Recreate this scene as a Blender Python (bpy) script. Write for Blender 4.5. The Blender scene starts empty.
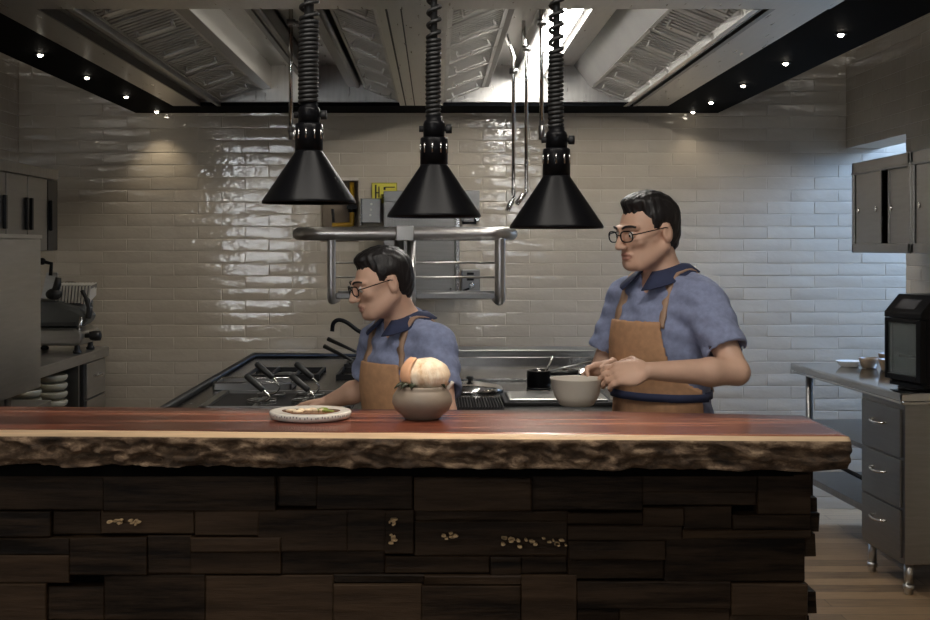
import bpy, bmesh, math, random
import numpy as np
from mathutils import Vector, Matrix, noise

S = bpy.context.scene
COL = S.collection
PI = math.pi
F = 1262.0                      # focal length in pixels of the 930 px wide frame
EYE = 1.54                      # lens height above the floor

# ------------------------------------------------------------------ camera
cam = bpy.data.cameras.new('camera')
cam.sensor_width = 36.0
cam.lens = F / 930 * 36.0
cam.shift_x = 30 / 930
cam.shift_y = -63 / 930
cam.clip_end = 60
camo = bpy.data.objects.new('camera', cam)
COL.objects.link(camo)
camo.location = (0, 0, EYE)
camo.rotation_euler = (PI / 2, 0, 0)
S.camera = camo

# ------------------------------------------------------------------ light, exposure
S.view_settings.view_transform = 'Standard'
S.view_settings.look = 'None'
S.view_settings.exposure = 0.28
S.view_settings.gamma = 1.0
S.view_settings.use_curve_mapping = False
w = bpy.data.worlds.new('world'); S.world = w
w.use_nodes = True
w.node_tree.nodes['Background'].inputs[0].default_value = (0.55, 0.52, 0.5, 1)
w.node_tree.nodes['Background'].inputs[1].default_value = 0.02

HOOD_TUBE = 30.0        # lit strip light in the hood
HOOD_TUBE_DIM = 2.6
WINDOW_GLOW = 14.0      # street windows behind the camera
ALCOVE_W = 115.0        # daylight through the side alcove
DOWN_W = 3.4           # downlights in the black border
HEAT_W = 6.0           # heat lamps over the bar
COOK_FILL_W = 30.0        # added fill light on the cooks

def area(name, loc, target, sx, sy, power, col):
    l = bpy.data.lights.new(name, 'AREA'); l.shape = 'RECTANGLE'
    l.size = sx; l.size_y = sy; l.energy = power; l.color = col
    o = bpy.data.objects.new(name, l); COL.objects.link(o)
    o.location = loc
    o.rotation_euler = (Vector(target) - Vector(loc)).to_track_quat('-Z', 'Y').to_euler()
    return o
# daylight entering the alcove on the right through its glazed door
area('alcove_daylight', (4.08, 6.85, 2.62), (2.0, 7.35, 1.35), 0.4, 0.9, ALCOVE_W, (0.36, 0.58, 1.0))
# two unseen fill lights, added to brighten the bar front and the cooks
area('bar_front_fill', (-1.2, 0.2, 2.9), (-0.6, 3.2, 1.0), 1.2, 0.4, 12.0, (1.0, 0.92, 0.82))
area('cook_fill', (0.1, 2.15, 3.12), (0.1, 3.7, 1.4), 2.4, 0.4, COOK_FILL_W, (1.0, 0.94, 0.86))

# ------------------------------------------------------------------ helpers
WL = {}                                           # world location of each object's origin

class MB:
    def __init__(s):
        s.v = []; s.f = []; s.m = []; s.sm = []
    def add(s, vs, fs, m=0, smooth=False):
        o = len(s.v)
        s.v += [tuple(p) for p in vs]
        for f in fs:
            s.f.append(tuple(i + o for i in f)); s.m.append(m); s.sm.append(smooth)
        return s
    def box(s, x0, x1, y0, y1, z0, z1, m=0):
        v = [(x0,y0,z0),(x1,y0,z0),(x1,y1,z0),(x0,y1,z0),(x0,y0,z1),(x1,y0,z1),(x1,y1,z1),(x0,y1,z1)]
        return s.add(v, [(0,3,2,1),(4,5,6,7),(0,1,5,4),(1,2,6,5),(2,3,7,6),(3,0,4,7)], m)
    def prism(s, poly, axis, a, b, m=0):
        """extrude a 2D polygon along axis; poly in the two other axes (order xyz)"""
        n = len(poly)
        def mk(p, t):
            return {'x': (t, p[0], p[1]), 'y': (p[0], t, p[1]), 'z': (p[0], p[1], t)}[axis]
        v = [mk(p, a) for p in poly] + [mk(p, b) for p in poly]
        fs = [tuple(range(n))[::-1], tuple(range(n, 2*n))] + [(i, (i+1) % n, n+(i+1) % n, n+i) for i in range(n)]
        return s.add(v, fs, m)
    def hexa(s, p, m=0):
        return s.add(p, [(0,3,2,1),(4,5,6,7),(0,1,5,4),(1,2,6,5),(2,3,7,6),(3,0,4,7)], m)
    def lathe(s, prof, c, seg=32, m=0, axis='z', smooth=True, a0=0.0):
        """prof: (radius, height) list"""
        v = []; fs = []; n = len(prof)
        for r, h in prof:
            for k in range(seg):
                a = 2*PI*k/seg + a0
                x, y = r*math.cos(a), r*math.sin(a)
                if axis == 'z': p = (c[0]+x, c[1]+y, c[2]+h)
                elif axis == 'x': p = (c[0]+h, c[1]+x, c[2]+y)
                else: p = (c[0]+y, c[1]+h, c[2]+x)
                v.append(p)
        for i in range(n-1):
            for k in range(seg):
                k2 = (k+1) % seg
                fs.append((i*seg+k, i*seg+k2, (i+1)*seg+k2, (i+1)*seg+k))
        s.add(v, fs, m, smooth)
        o = len(s.v) - len(v)
        if prof[0][0] > 1e-6:
            s.f.append(tuple(o+k for k in range(seg))[::-1]); s.m.append(m); s.sm.append(False)
        if prof[-1][0] > 1e-6:
            s.f.append(tuple(o+(n-1)*seg+k for k in range(seg))); s.m.append(m); s.sm.append(False)
        return s
    def tube(s, path, r, seg=10, m=0, closed=False):
        pts = [Vector(p) for p in path]; n = len(pts)
        rs = r if isinstance(r, (list, tuple)) else [r]*n
        v = []; fs = []
        t0 = (pts[1]-pts[0]).normalized()
        up = Vector((0,0,1)) if abs(t0.z) < 0.9 else Vector((1,0,0))
        u = t0.cross(up).normalized()
        for i, p in enumerate(pts):
            if closed: t = (pts[(i+1) % n]-pts[i-1]).normalized()
            elif i == 0: t = t0
            elif i == n-1: t = (pts[i]-pts[i-1]).normalized()
            else: t = ((pts[i+1]-pts[i]).normalized()+(pts[i]-pts[i-1]).normalized()).normalized()
            u = (u - t*u.dot(t)).normalized()
            w_ = t.cross(u)
            for k in range(seg):
                a = 2*PI*k/seg
                v.append(p + (u*math.cos(a)+w_*math.sin(a))*rs[i])
        rng = n if closed else n-1
        for i in range(rng):
            j = (i+1) % n
            for k in range(seg):
                k2 = (k+1) % seg
                fs.append((i*seg+k, i*seg+k2, j*seg+k2, j*seg+k))
        s.add(v, fs, m, True)
        if not closed:
            o = len(s.v)-len(v)
            s.f.append(tuple(o+k for k in range(seg))[::-1]); s.m.append(m); s.sm.append(False)
            s.f.append(tuple(o+(n-1)*seg+k for k in range(seg))); s.m.append(m); s.sm.append(False)
        return s
    def ball(s, c, r, m=0, seg=16, rings=10, rot=None):
        r = r if isinstance(r, (tuple, list)) else (r, r, r)
        v = []; fs = []
        for i in range(rings+1):
            th = PI*i/rings
            for k in range(seg):
                a = 2*PI*k/seg
                p = Vector((r[0]*math.sin(th)*math.cos(a), r[1]*math.sin(th)*math.sin(a), -r[2]*math.cos(th)))
                if rot is not None: p = rot @ p
                v.append(p+Vector(c))
        for i in range(rings):
            for k in range(seg):
                k2 = (k+1) % seg
                fs.append((i*seg+k, i*seg+k2, (i+1)*seg+k2, (i+1)*seg+k))
        return s.add(v, fs, m, True)

def smoothpath(pts, n=6):
    """Catmull-Rom through the points"""
    P_ = [Vector(p) for p in pts]
    P_ = [2*P_[0]-P_[1]] + P_ + [2*P_[-1]-P_[-2]]
    out = []
    for i in range(1, len(P_)-2):
        a, b, c, d = P_[i-1:i+3]
        for k in range(n):
            t = k/n
            out.append(0.5*((2*b)+(c-a)*t+(2*a-5*b+4*c-d)*t*t+(3*b-a-3*c+d)*t**3))
    out.append(P_[-2])
    return out

def props(o, label=None, cat=None, group=None, kind=None):
    if label: o['label'] = label
    if cat: o['category'] = cat
    if group: o['group'] = group
    if kind: o['kind'] = kind
    return o

def obj(name, mb, mats, parent=None, bevel=0, local=False, label=None, kind=None, weld=False, subsurf=0):
    """link the collected shapes as ONE mesh object; coordinates are world ones unless local"""
    me = bpy.data.meshes.new(name)
    off = Vector((0,0,0)) if (parent is None or local) else WL[parent.name]
    me.from_pydata([tuple(Vector(v)-off) for v in mb.v], [], mb.f)
    for m in (mats if isinstance(mats, (list, tuple)) else [mats]): me.materials.append(m)
    me.polygons.foreach_set('material_index', mb.m)
    me.polygons.foreach_set('use_smooth', mb.sm)
    bm = bmesh.new(); bm.from_mesh(me)
    if weld: bmesh.ops.remove_doubles(bm, verts=bm.verts, dist=1e-5)
    bmesh.ops.recalc_face_normals(bm, faces=bm.faces)
    bm.to_mesh(me); bm.free()
    o = bpy.data.objects.new(name, me); COL.objects.link(o)
    if parent is not None: o.parent = parent
    WL[o.name] = Vector(off)
    if bevel:
        b = o.modifiers.new('bevel', 'BEVEL'); b.width = bevel; b.segments = 2
        b.limit_method = 'ANGLE'; b.angle_limit = math.radians(40)
    if subsurf:
        b = o.modifiers.new('sub', 'SUBSURF'); b.levels = subsurf; b.render_levels = subsurf
    if label: o['label'] = label
    if kind: o['kind'] = kind
    return o

def thing(name, label, cat, loc=(0,0,0), group=None, rz=0):
    o = bpy.data.objects.new(name, None); COL.objects.link(o)
    o.empty_display_size = 0.1
    o.location = loc; o.rotation_euler = (0,0,rz)
    WL[o.name] = Vector(loc)
    return props(o, label, cat, group)

def dup(root, loc, label, rz=None, group=None):
    r = root.copy(); COL.objects.link(r); r.location = loc
    WL[r.name] = Vector(loc)
    if rz is not None: r.rotation_euler = (0,0,rz)
    r['label'] = label
    if group: r['group'] = group
    for ch in list(root.children):
        c = ch.copy(); COL.objects.link(c); c.parent = r; WL[c.name] = Vector(loc)
        for g in list(ch.children):
            d = g.copy(); COL.objects.link(d); d.parent = c; WL[d.name] = Vector(loc)
    return r

def struct(name, mb, mats, bevel=0):
    o = obj(name, mb, mats, None, bevel); o['kind'] = 'structure'; return o

def at(px, py, Y):
    """pixel of the photograph -> point at depth Y"""
    return Vector(((px-435)/F*Y, Y, EYE-(py-247)/F*Y))

# ------------------------------------------------------------------ materials
def newmat(name):
    m = bpy.data.materials.new(name); m.use_nodes = True
    nt = m.node_tree; b = nt.nodes['Principled BSDF']
    return m, nt, b
def N(nt, t, **kw):
    n = nt.nodes.new(t)
    for k, v in kw.items(): setattr(n, k, v)
    return n
def mix_rgb(nt, fac, a, b_):
    n = N(nt, 'ShaderNodeMix', data_type='RGBA')
    if isinstance(fac, float): n.inputs[0].default_value = fac
    else: nt.links.new(fac, n.inputs[0])
    for s_, i in ((a, 6), (b_, 7)):
        if isinstance(s_, tuple): n.inputs[i].default_value = (*s_, 1) if len(s_) == 3 else s_
        else: nt.links.new(s_, n.inputs[i])
    return n.outputs[2]
def noise_tex(nt, scale, detail=4, vec=(1,1,1), rough=0.55, coord='Object'):
    tc = N(nt, 'ShaderNodeTexCoord'); mp = N(nt, 'ShaderNodeMapping')
    mp.inputs['Scale'].default_value = vec
    nt.links.new(tc.outputs[coord], mp.inputs[0])
    n = N(nt, 'ShaderNodeTexNoise'); n.inputs['Scale'].default_value = scale
    n.inputs['Detail'].default_value = detail; n.inputs['Roughness'].default_value = rough
    nt.links.new(mp.outputs[0], n.inputs['Vector'])
    return n
def ramp(nt, src, stops):
    r = N(nt, 'ShaderNodeValToRGB')
    e = r.color_ramp.elements
    while len(e) < len(stops): e.new(0.5)
    for i, (p, c) in enumerate(stops):
        e[i].position = p; e[i].color = (*c, 1)
    nt.links.new(src, r.inputs[0])
    return r.outputs[0]
def bump(nt, b, src, strength=0.3, dist=0.01):
    n = N(nt, 'ShaderNodeBump'); n.inputs['Strength'].default_value = strength
    n.inputs['Distance'].default_value = dist
    nt.links.new(src, n.inputs['Height']); nt.links.new(n.outputs[0], b.inputs['Normal'])

def plain(name, col, rough=0.5, metal=0.0, var=0.15, scale=8, vec=(1,1,1), bmp=0.0, spec=0.5, coat=0.0, rvar=0.0):
    m, nt, b = newmat(name)
    n = noise_tex(nt, scale, 4, vec)
    lo = tuple(max(0, c*(1-var)) for c in col); hi = tuple(min(1, c*(1+var)) for c in col)
    nt.links.new(ramp(nt, n.outputs[0], [(0.3, lo), (0.7, hi)]), b.inputs['Base Color'])
    b.inputs['Roughness'].default_value = rough; b.inputs['Metallic'].default_value = metal
    b.inputs['Specular IOR Level'].default_value = spec
    b.inputs['Coat Weight'].default_value = coat
    if rvar:
        mr = N(nt, 'ShaderNodeMapRange'); mr.inputs[3].default_value = rough-rvar; mr.inputs[4].default_value = rough+rvar
        nt.links.new(n.outputs[0], mr.inputs[0]); nt.links.new(mr.outputs[0], b.inputs['Roughness'])
    if bmp: bump(nt, b, n.outputs[0], bmp, 0.005)
    return m
def emit(name, col, strength):
    m, nt, b = newmat(name)
    b.inputs['Base Color'].default_value = (*col, 1)
    b.inputs['Emission Color'].default_value = (*col, 1)
    b.inputs['Emission Strength'].default_value = strength
    return m
def glass(name, col=(0.9,0.95,0.95), rough=0.02):
    m, nt, b = newmat(name)
    b.inputs['Base Color'].default_value = (*col, 1); b.inputs['Roughness'].default_value = rough
    b.inputs['Transmission Weight'].default_value = 1.0; b.inputs['IOR'].default_value = 1.45
    return m

STEEL = plain('brushed_steel', (0.50,0.49,0.47), 0.32, 1.0, 0.08, 6, (1,1,12), rvar=0.07)
STEEL_R = plain('dull_brushed_steel', (0.27,0.262,0.25), 0.36, 1.0, 0.08, 6, (1,1,12), rvar=0.06)
FILTER_S = plain('filter_steel', (0.50,0.485,0.46), 0.42, 1.0, 0.08, 5)
STEEL_H = plain('brushed_steel_hood', (0.56,0.545,0.52), 0.30, 1.0, 0.08, 5, (10,1,1), rvar=0.08)
STEEL_D = plain('dark_steel', (0.26,0.255,0.25), 0.36, 1.0, 0.15, 6, (1,8,1), rvar=0.06)
CHROME = plain('polished_steel', (0.68,0.67,0.65), 0.14, 1.0, 0.05, 6)
TUBE_STEEL = plain('satin_tube_steel', (0.58,0.56,0.54), 0.33, 1.0, 0.06, 5)
CAST = plain('cast_grey_metal', (0.13,0.135,0.13), 0.42, 0.6, 0.1, 10)
BLACK = plain('black_enamel', (0.006,0.006,0.007), 0.30, 0.0, 0.1, 10, spec=0.14)
BLACK_M = plain('matt_black', (0.012,0.012,0.013), 0.6, 0.0, 0.2, 10)
RECESS_SHADE = plain('recess_shade_black', (0.003,0.0028,0.0025), 0.9, 0.0, 0.2, 10, spec=0.05)  # shade of the recess under the slab, put into the carcass colour
RUBBER = plain('black_rubber', (0.014,0.014,0.014), 0.45, 0.0, 0.2, 12)
BORDER = plain('black_ceiling_panel', (0.0045,0.005,0.006), 0.7, 0.0, 0.2, 2, spec=0.02)
PLASTER = plain('grey_plaster', (0.16,0.15,0.14), 0.9, 0.0, 0.08, 3, bmp=0.1)
CEIL = plain('dark_ceiling_paint', (0.05,0.048,0.046), 0.9, 0.0, 0.08, 3)
WHITE = plain('white_porcelain', (0.72,0.69,0.63), 0.22, 0.0, 0.04, 8)
CLAY = plain('grey_clay', (0.23,0.19,0.15), 0.42, 0.0, 0.12, 18, bmp=0.05)
TAN = plain('tan_ceramic', (0.20,0.14,0.085), 0.35, 0.0, 0.15, 14)
YELLOW = plain('yellow_paint', (0.62,0.36,0.03), 0.4, 0.0, 0.08, 12)
SIGNY = plain('yellow_sign_face', (0.75,0.66,0.07), 0.5, 0.0, 0.03, 12)
NICHE = plain('brown_niche_plaster', (0.24,0.19,0.14), 0.8, 0.0, 0.12, 9)
GLASS = glass('clear_glass')
SMOKE = plain('smoked_glass', (0.16,0.18,0.18), 0.08)
SMOKE.node_tree.nodes['Principled BSDF'].inputs['Alpha'].default_value = 0.45
BULB = emit('warm_bulb', (1.0,0.80,0.55), 9.0)
SPOT = emit('downlight_lens', (1.0,0.90,0.75), 22.0)
TUBE_DIM = emit('side_strip_tube', (1.0,0.93,0.80), HOOD_TUBE_DIM)
TUBE = emit('strip_light_tube', (1.0,0.97,0.92), HOOD_TUBE)
PANE = emit('daylit_pane', (0.92,0.96,1.0), WINDOW_GLOW)
APANE = emit('daylit_door_pane', (0.62,0.75,1.0), 1.5)

# glazed wall tile: each tile is its own island in the wall mesh
def tile_mat():
    m, nt, b = newmat('glazed_beige_tile')
    g = N(nt, 'ShaderNodeNewGeometry')
    col = ramp(nt, g.outputs['Random Per Island'], [(0.0, (0.50,0.435,0.345)), (0.5, (0.535,0.47,0.375)), (1.0, (0.565,0.50,0.40))])
    n = noise_tex(nt, 7, 3)
    nt.links.new(mix_rgb(nt, 0.12, col, ramp(nt, n.outputs[0], [(0.3, (0.40,0.34,0.265)), (0.7, (0.63,0.56,0.46))])), b.inputs['Base Color'])
    b.inputs['Roughness'].default_value = 0.055
    b.inputs['Specular IOR Level'].default_value = 0.55
    n2 = noise_tex(nt, 30, 2, (0.6,1,1))
    bump(nt, b, n2.outputs[0], 0.27, 0.006)
    return m
TILE = tile_mat()
GROUT = plain('pale_grout', (0.60,0.54,0.45), 0.9, 0.0, 0.06, 20)

def wood_floor():
    m, nt, b = newmat('plank_floor')
    tc = N(nt, 'ShaderNodeTexCoord')
    br = N(nt, 'ShaderNodeTexBrick'); br.offset = 0.37
    nt.links.new(tc.outputs['Object'], br.inputs['Vector'])
    br.inputs['Color1'].default_value = (0.40,0.27,0.155,1); br.inputs['Color2'].default_value = (0.12,0.08,0.048,1)
    br.inputs['Mortar'].default_value = (0.035,0.026,0.02,1)
    br.inputs['Scale'].default_value = 1.0; br.inputs['Mortar Size'].default_value = 0.0025
    br.inputs['Brick Width'].default_value = 0.85; br.inputs['Row Height'].default_value = 0.115
    n = noise_tex(nt, 3, 6, (2,22,1), 0.65)
    c = mix_rgb(nt, 0.35, br.outputs[0], ramp(nt, n.outputs[0], [(0.3, (0.09,0.056,0.03)), (0.7, (0.46,0.31,0.18))]))
    nt.links.new(c, b.inputs['Base Color']); b.inputs['Roughness'].default_value = 0.42
    bump(nt, b, n.outputs[0], 0.15, 0.004)
    return m
FLOOR = wood_floor()

def slab_wood():
    m, nt, b = newmat('red_brown_slab_wood')
    n = noise_tex(nt, 2.2, 8, (0.30,4.6,1), 0.72)
    n2 = noise_tex(nt, 1.6, 4, (0.4,5,1), 0.5)
    c1 = ramp(nt, n.outputs[0], [(0.40, (0.022,0.006,0.004)), (0.47, (0.12,0.030,0.017)), (0.53, (0.30,0.092,0.050)), (0.62, (0.50,0.22,0.13))])
    c = mix_rgb(nt, 0.2, c1, ramp(nt, n2.outputs[0], [(0.35, (0.08,0.022,0.014)), (0.65, (0.27,0.09,0.055))]))
    nt.links.new(c, b.inputs['Base Color']); b.inputs['Roughness'].default_value = 0.24; b.inputs['Specular IOR Level'].default_value = 0.35
    bump(nt, b, n.outputs[0], 0.06, 0.002)
    return m
SLAB = slab_wood()
SAP = plain('pale_sapwood', (0.62,0.44,0.27), 0.5, 0.0, 0.22, 3, (1,14,10))
def bark_mat():
    m, nt, b = newmat('rough_bark_edge')
    n = noise_tex(nt, 16, 8, (0.8,1,1.6), 0.7)
    nt.links.new(ramp(nt, n.outputs[0], [(0.34, (0.022,0.013,0.007)), (0.50, (0.12,0.072,0.040)), (0.66, (0.42,0.29,0.18))]), b.inputs['Base Color'])
    b.inputs['Roughness'].default_value = 0.8
    bump(nt, b, n.outputs[0], 0.9, 0.02)
    return m
BARK = bark_mat()
def clad_mat():
    m, nt, b = newmat('reclaimed_dark_wood')
    g = N(nt, 'ShaderNodeNewGeometry')
    base = ramp(nt, g.outputs['Random Per Island'], [(0.0, (0.005,0.0028,0.0015)), (0.35, (0.015,0.0088,0.0048)), (0.7, (0.038,0.0225,0.0125)), (1.0, (0.085,0.053,0.030))])
    n = noise_tex(nt, 3.0, 8, (0.9,4,11), 0.72)
    c = mix_rgb(nt, 0.5, base, ramp(nt, n.outputs[0], [(0.40, (0.0015,0.001,0.0006)), (0.62, (0.065,0.040,0.023))]))
    nt.links.new(c, b.inputs['Base Color']); b.inputs['Roughness'].default_value = 0.5; b.inputs['Specular IOR Level'].default_value = 0.12
    bump(nt, b, n.outputs[0], 0.5, 0.006)
    return m
CLAD = clad_mat()
FLECK = plain('cream_paint_flecks', (0.42,0.29,0.15), 0.7, 0.0, 0.4, 40)

SKIN = plain('skin', (0.70,0.44,0.315), 0.5, 0.0, 0.08, 14)
LIP = plain('lip_skin', (0.50,0.25,0.19), 0.45, 0.0, 0.05, 14)
HAIR = plain('black_hair', (0.012,0.010,0.010), 0.45, 0.0, 0.4, 30, (3,3,0.6), bmp=0.5)
SHIRT = plain('blue_chambray', (0.27,0.31,0.47), 0.85, 0.0, 0.14, 60, bmp=0.12)
APRON = plain('tan_canvas', (0.56,0.315,0.17), 0.8, 0.0, 0.12, 40, bmp=0.1)
STRAP = plain('apron_strap_leather', (0.42,0.27,0.18), 0.6, 0.0, 0.1, 30)
TROUSER = plain('charcoal_trousers', (0.03,0.03,0.035), 0.85, 0.0, 0.2, 40)
EYEW = plain('eye_white', (0.7,0.68,0.64), 0.2, 0.0, 0.02, 5)
IRIS = plain('dark_iris', (0.03,0.018,0.012), 0.15, 0.0, 0.1, 5)
# ------------------------------------------------------------------ the setting
YB, XL, XR, YF, ZC = 7.42, -2.45, 2.42, -3.6, 3.2
DXL, DXR = -4.6, 4.2                         # the dining room is wider than the kitchen
AL_Y, AL_X, AL_Z = 6.47, 4.2, 2.12           # side alcove: near edge, far wall, lintel height

fl = MB().box(DXL-0.2, AL_X+0.2, YF-0.2, YB+0.2, -0.1, 0.0)
struct('floor', fl, FLOOR)
struct('ceiling', MB().box(DXL-0.2, DXR+0.2, YF-0.2, YB+0.2, ZC, ZC+0.1), CEIL)

TL, TH = 0.2785, 0.0722
def tiles(mb, org, u, nrm, U0, U1, z0, z1, holes=(), seed=1, mi=1, nu=8, nv=5):
    """running-bond glazed tiles, each one its own slightly tilted, pillowed island"""
    rng = random.Random(seed)
    org = Vector(org); u = Vector(u); nrm = Vector(nrm)
    r0 = int(math.floor(z0/TH)); r1 = int(math.ceil(z1/TH))
    g = 0.0011
    for r in range(r0, r1):
        za = max(z0, r*TH+g); zb = min(z1, (r+1)*TH-g)
        if zb-za < 0.006: continue
        off = (r % 2)*TL*0.5
        c0 = int(math.floor((U0-off)/TL))-1; c1 = int(math.ceil((U1-off)/TL))+1
        for c in range(c0, c1):
            segs = [(max(U0, off+c*TL+g), min(U1, off+(c+1)*TL-g))]
            for (h0, h1, hz0, hz1) in holes:
                if zb > hz0+0.01 and za < hz1-0.01:
                    ns = []
                    for a, b_ in segs:
                        if b_ <= h0 or a >= h1: ns.append((a, b_)); continue
                        if a < h0: ns.append((a, h0))
                        if b_ > h1: ns.append((h1, b_))
                    segs = ns
            for a, b_ in segs:
                if b_-a < 0.01: continue
                tu, tv = rng.gauss(0, 0.0022), rng.gauss(0, 0.012)
                ph, ph2 = rng.uniform(0, 50), rng.uniform(0, 50)
                bulge = rng.uniform(0.0006, 0.0016)
                vs = []; fs = []
                us = [0, 0.006, 0.012] + [k/(nu-1) for k in range(1, nu-1)] + [0.988, 0.994, 1]
                vs_ = [0, 0.025, 0.05] + [k/(nv-1) for k in range(1, nv-1)] + [0.95, 0.975, 1]
                for j, tvv in enumerate(vs_):
                    for i, tuu in enumerate(us):
                        uu = a+(b_-a)*tuu; zz = za+(zb-za)*tvv
                        if i in (0, len(us)-1) or j in (0, len(vs_)-1): d = 0.0044
                        else:
                            d = 0.0052 + tu*(uu-(a+b_)/2) + tv*(zz-(za+zb)/2) + bulge*(1-(2*tvv-1)**2)
                            d += 0.0014*noise.noise(Vector((uu*4+ph, zz*26+ph2, 0)))
                        p = org + u*uu + nrm*d
                        vs.append((p.x, p.y, zz))
                nn = len(us)
                for j in range(len(vs_)-1):
                    for i in range(nn-1):
                        fs.append((j*nn+i, j*nn+i+1, (j+1)*nn+i+1, (j+1)*nn+i))
                mb.add(vs, fs, mi, True)

# back wall with the recess for the gas pipes
NX0, NX1, NZ0, NZ1 = -0.672, -0.449, 1.57, 1.932
b = MB()
yb = YB-0.0030
b.box(XL-0.2, NX0, yb, yb+0.2, 0, ZC).box(NX1, AL_X+0.2, yb, yb+0.2, 0, ZC)
b.box(NX0, NX1, yb, yb+0.2, 0, NZ0).box(NX0, NX1, yb, yb+0.2, NZ1, ZC)
b.box(NX0-0.02, NX1+0.02, yb+0.11, yb+0.2, NZ0-0.02, NZ1+0.02, 2)
for bx_ in ((NX0, NX0+0.004, NZ0, NZ1), (NX1-0.004, NX1, NZ0, NZ1)): b.box(bx_[0], bx_[1], yb-0.004, yb+0.112, bx_[2], bx_[3], 2)
for bz_ in (NZ0, NZ1-0.004): b.box(NX0, NX1, yb-0.004, yb+0.112, bz_, bz_+0.004, 2)
tiles(b, (0, YB, 0), (1,0,0), (0,-1,0), XL, 4.0, 0.0, ZC, [(NX0, NX1, NZ0, NZ1)], 3)
struct('wall_back', b, [GROUT, TILE, NICHE])

# right wall, opening into the alcove below the lintel
b = MB()
b.box(XR-0.003, XR+0.2, 3.6, AL_Y, 0, ZC)
b.box(XR-0.003, XR+0.2, AL_Y, YB-0.004, AL_Z, ZC)
tiles(b, (XR, 0, 0), (0,1,0), (-1,0,0), 4.0, AL_Y, 0.0, ZC, (), 5, nu=5, nv=4)
tiles(b, (XR, 0, 0), (0,1,0), (-1,0,0), AL_Y, YB-0.01, AL_Z, ZC, (), 6, nu=5, nv=4)
struct('wall_right', b, [GROUT, TILE])
# alcove shell
b = MB().box(XR+0.2, AL_X+0.2, AL_Y-0.2, AL_Y, 0, ZC)
b.box(AL_X, AL_X+0.2, AL_Y, YB, 0, 1.95).box(AL_X, AL_X+0.2, AL_Y, YB, 3.1, ZC)
b.box(AL_X, AL_X+0.2, AL_Y, 6.5, 1.95, 3.1).box(AL_X, AL_X+0.2, 7.3, YB, 1.95, 3.1)
struct('wall_alcove', b, PLASTER)
b = MB()
for (y0, y1, z0, z1) in ((6.5,6.55,1.95,3.1), (7.25,7.3,1.95,3.1), (6.55,7.25,1.95,2.01), (6.55,7.25,3.04,3.1), (6.55,7.25,2.5,2.53)):
    b.box(AL_X+0.03, AL_X+0.09, y0, y1, z0, z1)
b.box(AL_X+0.055, AL_X+0.06, 6.54, 7.26, 2.0, 3.05, 1)
struct('window_1', b, [STEEL_D, APANE])

# left wall
b = MB().box(XL-0.2, XL+0.003, 3.6, YB-0.004, 0, ZC)
tiles(b, (XL, 0, 0), (0,1,0), (1,0,0), 4.0, YB-0.01, 0.0, ZC, (), 7, nu=5, nv=4)
struct('wall_left', b, [GROUT, TILE])

# street side of the dining room behind the camera: wall with two tall glazed windows
WINS = [(-3.0, -2.1, 0.30, 2.9), (0.75, 1.45, 1.5, 2.9)]
b = MB()
xs = [DXL-0.2] + [v for w_ in WINS for v in w_[:2]] + [DXR+0.2]
for i in range(0, len(xs), 2): b.box(xs[i], xs[i+1], YF-0.2, YF, 0, ZC)
for w_ in WINS:
    b.box(w_[0], w_[1], YF-0.2, YF, 0, w_[2]).box(w_[0], w_[1], YF-0.2, YF, w_[3], ZC)
struct('wall_front', b, PLASTER)
for i, (x0, x1, z0, z1) in enumerate(WINS):
    b = MB().box(x0, x1, YF-0.12, YF-0.11, z0, z1, 1)
    n = 3 if i == 0 else 2
    for k in range(n+1):
        xx = x0+(x1-x0)*k/n; b.box(xx-0.08, xx+0.08, YF-0.11, YF-0.04, z0, z1)
    for k in range(5 if i == 0 else 4):
        zz = z0+(z1-z0)*k/(4 if i == 0 else 3); b.box(x0, x1, YF-0.105, YF-0.045, zz-0.05, zz+0.05)
    struct('window_%d' % (i+2), b, [BLACK_M, PANE])

struct('wall_dining', MB().box(DXL-0.2, DXL, YF, 3.6, 0, ZC).box(DXR, DXR+0.2, YF, 3.6, 0, ZC)
       .box(DXL-0.2, XL-0.2, 3.6, 3.8, 0, ZC).box(XR+0.2, DXR+0.2, 3.6, 3.8, 0, ZC), PLASTER)

# ------------------------------------------------------------------ extraction hood
ZH = 2.326
hood = thing('extraction_hood', 'large stainless steel extraction hood with black border hanging over the kitchen', 'extraction hood', (0, 5.6, ZH))
Y0, Y1 = 4.15, 7.03       # inner opening of the canopy
# black border panels carrying the downlights
b = MB().box(-1.755, -1.46, 3.3, YB-0.015, ZH, ZH+0.03).box(1.30, 1.66, 3.3, YB-0.015, ZH, ZH+0.03)
b.box(-1.46, 1.30, Y1, YB-0.015, ZH, ZH+0.03)
obj('black_border', b, BORDER, hood)
# canopy skin: flanges, top, outer sides
b = MB()
b.box(-1.46, -1.31, Y0-0.55, Y1, ZH, ZH+0.02).box(1.11, 1.30, Y0-0.55, Y1, ZH, ZH+0.02)
b.box(-1.755, 1.30, Y0-0.60, Y0, ZH-0.004, ZH+0.02)                       # front lip
b.box(-1.31, 1.11, Y0-0.02, Y0, ZH+0.02, 2.56)
b.box(-1.31, 1.11, Y1-0.012, Y1, ZH+0.02, 2.56)                      # rear inner face
b.box(-1.31, 1.11, Y0-0.02, Y1, 2.55, 2.57)                          # top
b.box(-1.755, -1.74, 3.3, YB-0.015, ZH+0.03, 2.75).box(1.645, 1.66, 3.3, YB-0.015, ZH+0.03, 2.75)
b.box(-1.755, 1.66, 3.28, 3.30, ZH, 2.75)
b.box(-1.755, 1.66, 3.28, YB-0.015, 2.74, 2.76)
obj('canopy', b, STEEL_H, hood, bevel=0.002)
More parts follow.
